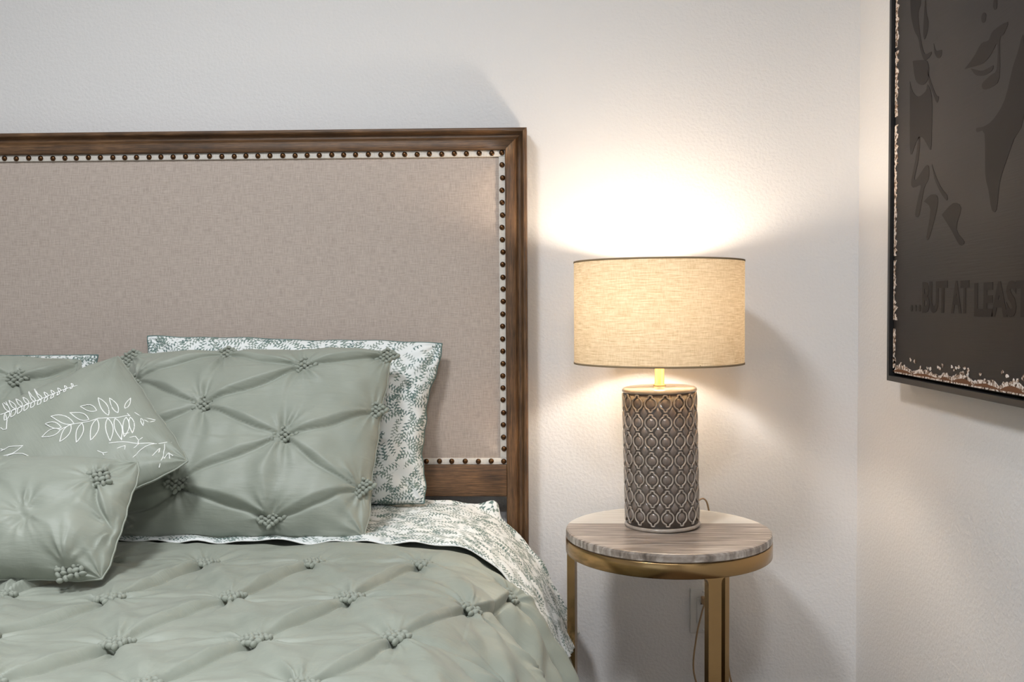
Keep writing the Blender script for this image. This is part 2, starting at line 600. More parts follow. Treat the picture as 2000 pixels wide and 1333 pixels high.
# ------------------------------------------------------------------ bed: base, mattress, sheet, comforter
v, f = box(-1.60, -0.19, -2.06, -0.105, 0.0, 0.285, 0.015)
tag(mesh_obj('bed_base', v, f, M['white'], loc=(-0.89, -1.1, 0.0)), 'white upholstered bed base under the mattress', 'bed base')
v, f = box(-1.60, -0.19, -2.08, -0.105, 0.287, 0.575, 0.05, 4)
tag(mesh_obj('mattress', v, f, M['white'], loc=(-0.89, -1.1, 0.287)), 'white mattress lying under the sheet and the comforter', 'mattress')

PROFILE = np.array([(-.89, .612), (-.40, .612), (-.29, .610), (-.22, .604), (-.18, .597), (-.14, .578), (-.106, .553), (-.065, .512),
                    (-.031, .470), (.016, .388), (.05, .320), (.074, .265), (.09, .21), (.098, .17), (.102, .12)])
SP = np.r_[0, np.cumsum(np.hypot(*np.diff(PROFILE, axis=0).T))]
_ss = np.linspace(0, SP[-1], 400)
_k = np.exp(-0.5 * (np.arange(-12, 13) / 5.0) ** 2); _k /= _k.sum()
def _sm(a):
    p = np.r_[2 * a[0] - a[12:0:-1], a, 2 * a[-1] - a[-2:-14:-1]]
    return np.convolve(p, _k, 'valid')
_px = _sm(np.interp(_ss, SP, PROFILE[:, 0])); _pz = _sm(np.interp(_ss, SP, PROFILE[:, 1]))
def bed_profile(s):
    """distance along the cloth from the middle of the bed -> x, z and the outward normal"""
    a = np.abs(s)
    x = np.interp(a, _ss, _px); z = np.interp(a, _ss, _pz)
    e = 0.004
    dx = np.interp(np.minimum(a + e, SP[-1]), _ss, _px) - np.interp(np.maximum(a - e, 0), _ss, _px)
    dz = np.interp(np.minimum(a + e, SP[-1]), _ss, _pz) - np.interp(np.maximum(a - e, 0), _ss, _pz)
    l = np.hypot(dx, dz)
    nx_, nz_ = -dz / l, dx / l
    sg = np.sign(s + 1e-9)
    return -0.89 + (x + 0.89) * sg, z, nx_ * sg, nz_

def foot_drop(y):
    """the cloth turns down over the foot of the bed"""
    t = np.clip(-2.05 - y, 0, None)
    r = 0.06
    ang = np.minimum(t / r, math.pi / 2 * 0.93)
    down = r * (1 - np.cos(ang)) + np.clip(t - r * math.pi / 2 * 0.93, 0, None) * 0.99
    fwd = r * np.sin(ang) + np.clip(t - r * math.pi / 2 * 0.93, 0, None) * 0.1
    return np.where(t > 0, -2.05 - fwd, y), down

def grid_faces(n, m):
    i, j = np.meshgrid(np.arange(n - 1), np.arange(m - 1), indexing='ij')
    a = (i * m + j).ravel()
    return np.c_[a, a + m, a + m + 1, a + 1]

def smoothstep(a, b, x):
    t = np.clip((x - a) / (b - a), 0, 1)
    return t * t * (3 - 2 * t)

def pleat_field(X, Y, pinches, links, seed=1, dimple=0.010, rad=0.030, amp=0.012, pleat=0.004, aniso=1.0, valley=0.006):
    """height of gathered cloth over the grid X x Y: gathers at the pinch points, tucks along the links.
    links = (i, j, kind): 'tuck' one-sided fold with a broad face on the lower side, 'valley' a narrow crease"""
    r_ = np.random.default_rng(seed)
    H = np.zeros((len(X), len(Y)))
    def win(x0, x1, y0, y1):
        i0, i1 = np.searchsorted(X, [x0, x1]); j0, j1 = np.searchsorted(Y, [y0, y1])
        return slice(i0, i1), slice(j0, j1)
    for (i, j, kind) in links:
        a = np.array(pinches[i]); b = np.array(pinches[j])
        if b[0] < a[0]:
            a, b = b, a
        d = b - a; L = np.hypot(*d)
        if L < 1e-4:
            continue
        t_ = d / L; n_ = np.array([-t_[1], t_[0]])          # n_ points up / towards the head of the bed
        pad = 0.11
        si, sj = win(min(a[0], b[0]) - pad, max(a[0], b[0]) + pad, min(a[1], b[1]) - pad, max(a[1], b[1]) + pad)
        gx, gy = np.meshgrid(X[si] - a[0], Y[sj] - a[1], indexing='ij')
        t = (gx * t_[0] + gy * t_[1]) / L
        w_end = np.clip(np.sin(math.pi * np.clip(t, 0, 1)), 0, 1)
        inside = smoothstep(-0.06, 0.07, t) * (1 - smoothstep(0.93, 1.06, t))
        bow = r_.uniform(-0.012, 0.012) * w_end + r_.uniform(-0.004, 0.004) * np.sin(2 * math.pi * t)
        dd = gx * n_[0] + gy * n_[1] - bow
        k = r_.uniform(0.75, 1.2)
        if kind == 'tuck':
            w = 0.003 + (0.8 * amp) * w_end ** 1.3
            ramp = np.clip((dd + w) / w, 0, 1)
            step = (0.75 * ramp + 0.25 * smoothstep(0, 1, ramp)) * np.exp(-np.clip(dd, 0, None) / 0.07)
            lip = np.exp(-((dd + w) / 0.0035) ** 2)
            H[si, sj] += inside * k * (amp * step * (0.40 + 0.60 * w_end) - 0.006 * lip)
        elif kind == 'soft':
            w = 0.010 + 0.018 * w_end
            H[si, sj] += inside * k * amp * 0.55 * (np.exp(-((dd - w * 0.5) / w) ** 2) - 0.5 * np.exp(-((dd + w * 0.7) / (w * 0.7)) ** 2))
        else:
            ends = np.clip(np.abs(2 * t - 1), 0, 1) ** 1.5
            w = 0.0032 + 0.004 * (1 - ends)
            H[si, sj] += -inside * k * valley * (0.25 + 0.75 * ends) * np.exp(-(dd / w) ** 2)
            H[si, sj] += inside * k * valley * 0.3 * ends * np.exp(-((dd - 2.4 * w) / (1.4 * w)) ** 2)
    for (x, y) in pinches:
        R = 0.16
        si, sj = win(x - R, x + R, y - R, y + R)
        gx, gy = np.meshgrid(X[si] - x, Y[sj] - y, indexing='ij')
        r = np.hypot(gx, gy)
        th = np.arctan2(gy, gx)
        n1, n2 = r_.integers(9, 12), r_.integers(13, 17)
        ph1, ph2, ph3 = r_.uniform(0, 6.28, 3)
        sharp = lambda q: 1 - np.abs(np.sin(q / 2)) * 1.6
        rays = sharp(n1 * th + ph1 + 0.8 * np.sin(3 * th + ph3)) * 0.65 + sharp(n2 * th + ph2) * 0.35
        ra = np.hypot(gx / aniso, gy * min(aniso, 1.0))
        env = smoothstep(0.010, 0.028, r) * np.exp(-np.clip(ra - 0.024, 0, None) / 0.028)
        var = 0.65 + 0.35 * np.sin(2 * th + ph2) + 0.25 * np.sin(3 * th + ph1)
        H[si, sj] += pleat * rays * env * var
        H[si, sj] -= dimple * np.exp(-(r / rad) ** 1.5)
    return H

# pinch lattice of the comforter, in cloth coordinates (along the profile, along the bed)
PIN = [(.190, -.679), (.414, -.688), (.634, -.667), (.840, -.640), (-.03, -.68), (-.25, -.68), (-.47, -.68),
       (-.100, -.924), (.106, -.936), (.326, -.929), (.540, -.920), (.760, -.852), (.965, -.85), (-.32, -.92), (-.54, -.92),
       (.218, -1.149), (.434, -1.141), (.652, -1.116), (.872, -1.10), (0.0, -1.15), (-.22, -1.15), (-.44, -1.15),
       (.552, -1.316), (.334, -1.329), (.770, -1.31), (.985, -1.31), (.114, -1.33), (-.106, -1.33), (-.33, -1.33)]
for row, yy in enumerate((-1.53, -1.73, -1.93, -2.13)):
    for k in range(-3, 5):
        PIN.append((k * 0.22 + (0.0 if row % 2 == 0 else 0.11), yy))
LINKS = []
for i in range(len(PIN)):
    for j in range(i + 1, len(PIN)):
        dx, dy = PIN[j][0] - PIN[i][0], PIN[j][1] - PIN[i][1]
        if abs(dy) < 0.09 and 0.12 < abs(dx) < 0.28:
            LINKS.append((i, j, 'valley'))
        elif 0.12 < abs(dy) < 0.30 and 0.03 < abs(dx) < 0.18:
            LINKS.append((i, j, 'tuck' if dx * dy > 0 else 'soft'))

def lines(*segs):
    out = [np.linspace(a, b, n, endpoint=False) for a, b, n in segs]
    return np.r_[np.concatenate(out), segs[-1][1]]

S1 = lines((-1.24, -0.35, 70), (-0.35, 1.0, 500), (1.0, 1.20, 50))
Y1 = lines((-2.35, -1.45, 60), (-1.45, -0.50, 380), (-0.50, -0.13, 40))
H = pleat_field(S1, Y1, PIN, LINKS, seed=3, amp=0.0165, pleat=0.010, dimple=0.011, valley=0.012, aniso=1.9)
gs, gy = np.meshgrid(S1, Y1, indexing='ij')
H += 0.0016 * waves(gs, gy, 5, 0.09) + 0.003 * waves(gs, gy, 6, 0.30)
# folds that run down the side of the bed
side = smoothstep(0.70, 0.95, gs)
_ph = math.pi * (gy + 0.30 * (gs - 0.8)) / 0.125 + 0.5 * np.sin(gs * 9) + 0.4 * np.sin(gy * 11)
H += side * (0.034 * (np.abs(np.sin(_ph)) ** 0.8 - 0.82) + 0.010 * waves(gs, gy, 8, 0.16, stretch=0.35, ang=math.pi / 2))
edge = -0.542 + 0.006 * waves(gs, gy * 0, 11, 0.2)             # where it comes out from under the sheet
out_ = 1 - smoothstep(-0.02, 0.03, gy - edge)
under = 1 - out_
H = H * out_ + 0.010 * out_ * np.exp(-((gy - edge + 0.05) / 0.05) ** 2) - 0.010 * under
H -= 0.035 * smoothstep(0.72, 0.84, gs) * np.exp(-((gy + 0.560) / 0.028) ** 2)
H += 0.02 * smoothstep(0.72, 0.86, gs) * np.exp(-((gy + 0.62) / 0.07) ** 2) * out_
x, z, nx_, nz_ = bed_profile(gs)
yy, down = foot_drop(gy)
V = np.stack([x + nx_ * H, yy + 0 * x, z + nz_ * H - down * np.where(gy < -2.05, 1, 0)], -1)
V[..., 2] = np.maximum(V[..., 2], 0.06)
comforter = mesh_obj('comforter', V.reshape(-1, 3), grid_faces(len(S1), len(Y1)), M['sage'], loc=(-0.89, -1.2, 0.60),
                     uvs=np.stack([gs, gy], -1).reshape(-1, 2))
tag(comforter, 'sage green pinch-pleated comforter spread over the bed', 'comforter')
sol = comforter.modifiers.new('thickness', 'SOLIDIFY')
sol.thickness = 0.006
sol.offset = -1

def knot_mesh(name, la, lb, rot, size=0.0068, seed=2):
    """a smocked gather: a lozenge of small interlaced puffs of cloth, lying in the xy plane"""
    r_ = random.Random(seed)
    bm = bmesh.new()
    t = math.atan2(lb, la)
    e1 = Vector((math.cos(rot + t), math.sin(rot + t), 0)); e2 = Vector((math.cos(rot - t), math.sin(rot - t), 0))
    st = math.hypot(la, lb) / 8.0
    for i in range(5):
        for j in range(4):
            c = e1 * ((i - 2) * st) + e2 * ((j - 1.5) * st) + Vector((r_.uniform(-1, 1), r_.uniform(-1, 1), 0)) * 0.0012
            c.z = r_.uniform(-0.0005, 0.002) - 0.0012 * (abs(i - 2) + abs(j - 1.5) - 1)
            a = rot + (t if (i + j) % 2 else -t) + r_.uniform(-.35, .35)
            m = (Matrix.Translation(c) @ Matrix.Rotation(a, 4, 'Z')
                 @ Matrix.Diagonal((st * r_.uniform(0.62, 0.78), st * r_.uniform(0.40, 0.52), st * r_.uniform(0.6, 0.8), 1)))
            bmesh.ops.create_icosphere(bm, subdivisions=2, radius=1.0, matrix=m)
    me = bpy.data.meshes.new(name)
    bm.to_mesh(me); bm.free()
    lay = me.uv_layers.new(name='UVMap')
    me.polygons.foreach_set('use_smooth', np.ones(len(me.polygons), dtype=bool))
    me.materials.append(M['sage'])
    return me

KN = [knot_mesh('smocked_knot', 0.056, 0.046, 0.40, seed=k) for k in range(3)]
for k, (s, y) in enumerate(PIN):
    if y < -2.04 or s < -0.55:
        continue
    x, z, nx_, nz_ = [float(q) for q in bed_profile(np.array([s]))]
    n_ = Vector((nx_, 0, nz_))
    i0 = int(np.clip(np.searchsorted(S1, s), 1, len(S1) - 2)); j0 = int(np.clip(np.searchsorted(Y1, y), 1, len(Y1) - 2))
    hh = float(np.dot(V[i0 - 1:i0 + 2, j0 - 1:j0 + 2].mean((0, 1)) - np.array([x, y, z]), np.array(n_)))
    hh = max(hh, float((V[i0 - 7:i0 + 8, j0 - 7:j0 + 8] - np.array([x, y, z])).dot(np.array(n_)).mean()))
    o = shared('smocked_knot', KN[k % 3], comforter, Vector((x, y, z)) + n_ * (hh + 0.007))
    o.rotation_euler = (0, math.atan2(nx_, nz_), 0)

# flat sheet, turned down over the head end of the comforter and hanging over the side
S2 = lines((-1.10, -0.2, 60), (-0.2, 1.145, 300))
T2 = np.linspace(0, 1, 90)
gs, gt = np.meshgrid(S2, T2, indexing='ij')
gs = np.where(gs > 0.85, 0.85 + (gs - 0.85) * (1 - 0.30 * gt ** 1.5), gs)        # the hanging end is cut off at a slant
y_back = -0.088 - 0.006 * waves(gs, gt * 0, 21, 0.3)
y_front = -0.532 + 0.007 * waves(gs, gt * 0, 22, 0.22) + 0.05 * smoothstep(0.9, 1.17, gs)
gy = y_back + (y_front - y_back) * gt
H = 0.007 + 0.0022 * waves(gs, gy, 23, 0.10) + 0.002 * waves(gs, gy, 24, 0.22)
H += 0.030 * np.exp(-((gs - 0.745) / 0.022) ** 2 - ((gy + 0.098) / 0.012) ** 2)      # a little peak at the head corner
H += 0.005 * np.exp(-((gt - 0.03) / 0.02) ** 2)
x, z, nx_, nz_ = bed_profile(gs)
V = np.stack([x + nx_ * H, gy, z + nz_ * H], -1)
sheet = mesh_obj('flat_sheet', V.reshape(-1, 3), grid_faces(len(S2), len(T2)), M['floral'], loc=(-0.4, -0.3, 0.61),
                 uvs=np.stack([gs, gy], -1).reshape(-1, 2))
tag(sheet, 'white flat sheet with green leaf print, turned down over the comforter', 'sheet')
sol = sheet.modifiers.new('thickness', 'SOLIDIFY'); sol.thickness = 0.003; sol.offset = -1
hem = [V[i, -1] + np.array([0, -0.001, 0.0005]) for i in range(0, len(S2), 3)]
v, f = tube(hem, 0.0015, 6)
mesh_obj('hem', v, f, M['white'], sheet)

# ------------------------------------------------------------------ pillows
def pillow_maps(c, Tf, Tb, cx=.03, cy=.03, p=2.6, q=.5, sag=.2, rc=0.0, wav=0.0):
    """c = corner points BL, BR, TL, TR; returns front(u,v), back(u,v), normal, size"""
    BL, BR, TL, TR = [np.array(k, float) for k in c]
    ex = (BR - BL + TR - TL) / 2; ey = (TL - BL + TR - BR) / 2
    n = np.cross(ex, ey); n /= np.linalg.norm(n)
    if n[1] > 0: n = -n
    def base(u, v):
        ue = u * (1 - cx * (1 - v * v) * np.abs(u) ** 3)
        ve = v * (1 - cy * (1 - u * u) * np.abs(v) ** 3)
        ue, ve = ue * np.sqrt(1 - rc * np.abs(ve) ** 6), ve * np.sqrt(1 - rc * np.abs(ue) ** 6)
        ue = ue + wav * np.sin(9 * v + 2 * u) * np.abs(u) ** 6 + wav * 0.6 * np.sin(23 * v + 1) * np.abs(u) ** 8
        ve = ve + wav * np.sin(8 * u + 3 * v + 1) * np.abs(v) ** 6 + wav * 0.6 * np.sin(21 * u + 2) * np.abs(v) ** 8
        a = ((ue + 1) / 2)[..., None]; b = ((ve + 1) / 2)[..., None]
        return BL * (1 - a) * (1 - b) + BR * a * (1 - b) + TL * (1 - a) * b + TR * a * b
    def prof(u, v):
        k = np.clip((1 - np.abs(u) ** p) * (1 - np.abs(v) ** p), 0, 1) ** q
        return (k * (1 - sag * v))[..., None]
    front = lambda u, v: base(u, v) + n * Tf * prof(u, v)
    back = lambda u, v: base(u, v) - n * Tb * prof(u, v)
    return front, back, n, np.linalg.norm(ex), np.linalg.norm(ey)


def pillow(name, label, group, corners, kw, mat, nu=170, nv=130, pinches=None, links=(), wr=0.003, seed=1, pleats=None, uvoff=(0, 0)):
    front, back, n_, W, Hh = pillow_maps(corners, **kw)
    cl = lambda n: (lambda t: t * (1.5 - 0.5 * t * t))(np.linspace(-1, 1, n))
    u1, v1 = cl(nu), cl(nv)
    uu, vv = np.meshgrid(u1, v1, indexing='ij')
    X, Y = u1 * W / 2, v1 * Hh / 2
    gx, gy = np.meshgrid(X, Y, indexing='ij')
    H = wr * waves(gx, gy, seed, 0.11) + wr * 1.2 * waves(gx, gy, seed + 1, 0.28)
    # gathers running in from the corners and the seams
    for (cu, cv) in ((-1, -1), (1, -1), (-1, 1), (1, 1)):
        a = np.arctan2(gy - cv * Hh / 2, gx - cu * W / 2); r = np.hypot(gx - cu * W / 2, gy - cv * Hh / 2)
        H += 0.004 * np.sin(13 * a + seed) * np.exp(-r / 0.09)
    if pinches:
        P = [(p[0] * W / 2, p[1] * Hh / 2) for p in pinches]
        H += pleat_field(X, Y, P, links, seed=seed, **(pleats or {}))
    fade = smoothstep(0, 0.05, 1 - np.abs(uu)) * smoothstep(0, 0.05, 1 - np.abs(vv))
    F = front(uu, vv) + n_ * (H * (0.15 + 0.85 * fade))[..., None]
    B = back(uu, vv)
    B[0, :] = F[0, :]; B[-1, :] = F[-1, :]; B[:, 0] = F[:, 0]; B[:, -1] = F[:, -1]
    V = np.r_[F.reshape(-1, 3), B.reshape(-1, 3)]
    N = nu * nv
    idx = np.arange(N).reshape(nu, nv)
    bidx = idx + N
    bidx[0, :] = idx[0, :]; bidx[-1, :] = idx[-1, :]; bidx[:, 0] = idx[:, 0]; bidx[:, -1] = idx[:, -1]
    ff = grid_faces(nu, nv)
    bf = bidx.ravel()[ff][:, ::-1]
    uv = np.stack([gx + uvoff[0], gy + uvoff[1]], -1).reshape(-1, 2)
    faces = np.r_[ff, bf]
    o_n = np.cross(F[nu // 2 + 1, nv // 2] - F[nu // 2, nv // 2], F[nu // 2, nv // 2 + 1] - F[nu // 2, nv // 2])
    if np.dot(o_n, n_) < 0:
        faces = faces[:, ::-1]
    base = V.mean(0); base[2] = V[:, 2].min()
    o = mesh_obj(name, V, faces, mat, loc=base, uvs=np.r_[uv, uv])
    tag(o, label, 'pillow' if 'pillow' in name or 'sham' in name else 'cushion', group)
    def at(u, v):
        iu = int(np.clip(np.searchsorted(u1, u), 1, nu - 2)); iv = int(np.clip(np.searchsorted(v1, v), 1, nv - 2))
        p = F[iu, iv]
        t1 = F[iu + 1, iv] - F[iu - 1, iv]; t2 = F[iu, iv + 1] - F[iu, iv - 1]
        return p, t1 / np.linalg.norm(t1), t2 / np.linalg.norm(t2)
    # piping along the seam
    ring = [F[i, 0] for i in range(nu - 1)] + [F[-1, j] for j in range(nv - 1)] + [F[nu - 1 - i, -1] for i in range(nu - 1)] + [F[0, nv - 1 - j] for j in range(nv - 1)]
    v, f = tube(ring[::2], 0.0022, 6, closed=True)
    mesh_obj('seam', v, f, mat, o)
    return o, front, at, n_

def put_knots(o, at, n_, pts, me):
    for u, v in pts:
        p, t1, t2 = at(min(max(u, -0.97), 0.97), min(max(v, -0.96), 0.96))
        ex = Vector(t1); ez = Vector(n_); ey = ez.cross(ex).normalized(); ex = ey.cross(ez)
        k = shared('smocked_knot', me, o, Vector(p) + Vector(n_) * 0.004)
        k.rotation_euler = Matrix((ex, ey, ez)).transposed().to_euler()

floral_a = pillow('floral_pillow', 'white pillow with green leaf print, upright behind the pleated sham nearer the lamp', 'leaf print pillows against the headboard',
       [(-1.073, -.17, .618), (-.303, -.17, .628), (-1.054, -.125, 1.067), (-.255, -.125, 1.046)], dict(Tf=.085, Tb=.03, cx=.08, cy=.015, rc=.03, wav=.007), M['floral'],
       wr=.004, seed=31, nu=110, nv=80)
floral_b = pillow('floral_pillow', 'white pillow with green leaf print, only a thin strip showing above the cut-off pleated sham', 'leaf print pillows against the headboard',
       [(-1.975, -.18, .62), (-1.166, -.18, .628), (-1.983, -.13, 1.023), (-1.18, -.13, 1.015)], dict(Tf=.085, Tb=.03, cx=.05, cy=.02), M['floral'],
       wr=.003, seed=37, nu=90, nv=70, uvoff=(2, 1))

KS = [knot_mesh('smocked_knot', 0.066, 0.046, 0.05, seed=10 + k) for k in range(2)]
KBIG = knot_mesh('smocked_knot', 0.062, 0.054, -0.35, seed=15)
PB = [(-.855, .604), (-.295, .228), (.324, -.097), (.93, -.562), (-.221, .93), (.382, .706), (.97, .93), (.951, .273), (-.438, -.589), (.271, -.88),
      (-.9, -.1), (-.95, .95), (-.95, -.8)]
LB = [(0, 1, 'tuck'), (1, 2, 'tuck'), (2, 3, 'tuck'), (1, 5, 'tuck'), (2, 7, 'tuck'), (8, 2, 'tuck'), (9, 3, 'tuck'), (4, 5, 'tuck'), (5, 6, 'tuck'),
      (0, 4, 'tuck'), (8, 9, 'tuck'), (5, 2, 'valley'), (4, 1, 'valley'), (8, 1, 'soft'), (2, 9, 'soft'), (10, 8, 'tuck'), (10, 1, 'tuck'), (0, 10, 'valley'), (8, 12, 'tuck'), (0, 11, 'soft')]
SH = dict(amp=0.019, pleat=0.010, dimple=0.016, valley=0.010, aniso=0.8)
o, fr, at, n_ = pillow('pleated_sham', 'large sage pinch-pleated sham pillow standing full in view in front of the leaf print pillow', 'pleated sage shams',
       [(-.975, -.5, .618), (-.397, -.5, .616), (-1.061, -.25, 1.026), (-.374, -.24, 1.032)], dict(Tf=.085, Tb=.06, cx=.03, cy=.015, rc=.05, wav=.005), M['sage'],
       pinches=PB, links=LB, seed=41, nu=230, nv=180, wr=.002, pleats=SH)
put_knots(o, at, n_, PB, KS[0])
PD = [(.631, .655), (.2, .15), (.9, -.1), (-.3, .655), (-.7, .15), (.2, .95), (.4, -.5), (.96, .95), (-.5, -.5)]
LD = [(0, 1, 'tuck'), (0, 2, 'tuck'), (1, 6, 'tuck'), (3, 1, 'tuck'), (4, 3, 'tuck'), (0, 7, 'tuck'), (5, 0, 'tuck'), (6, 2, 'tuck'), (3, 5, 'tuck'), (4, 8, 'tuck'), (8, 1, 'tuck'), (0, 6, 'valley')]
o, fr, at, n_ = pillow('pleated_sham', 'sage pinch-pleated sham pillow cut off by the frame, behind the embroidered cushion', 'pleated sage shams',
       [(-1.736, -.52, .618), (-1.097, -.52, .621), (-1.908, -.28, 1.017), (-1.139, -.28, 1.015)], dict(Tf=.085, Tb=.06, cx=.03, cy=.015, rc=.05, wav=.005), M['sage'],
       pinches=PD, links=LD, seed=43, nu=190, nv=150, wr=.002, pleats=SH)
put_knots(o, at, n_, PD[:7], KS[1])

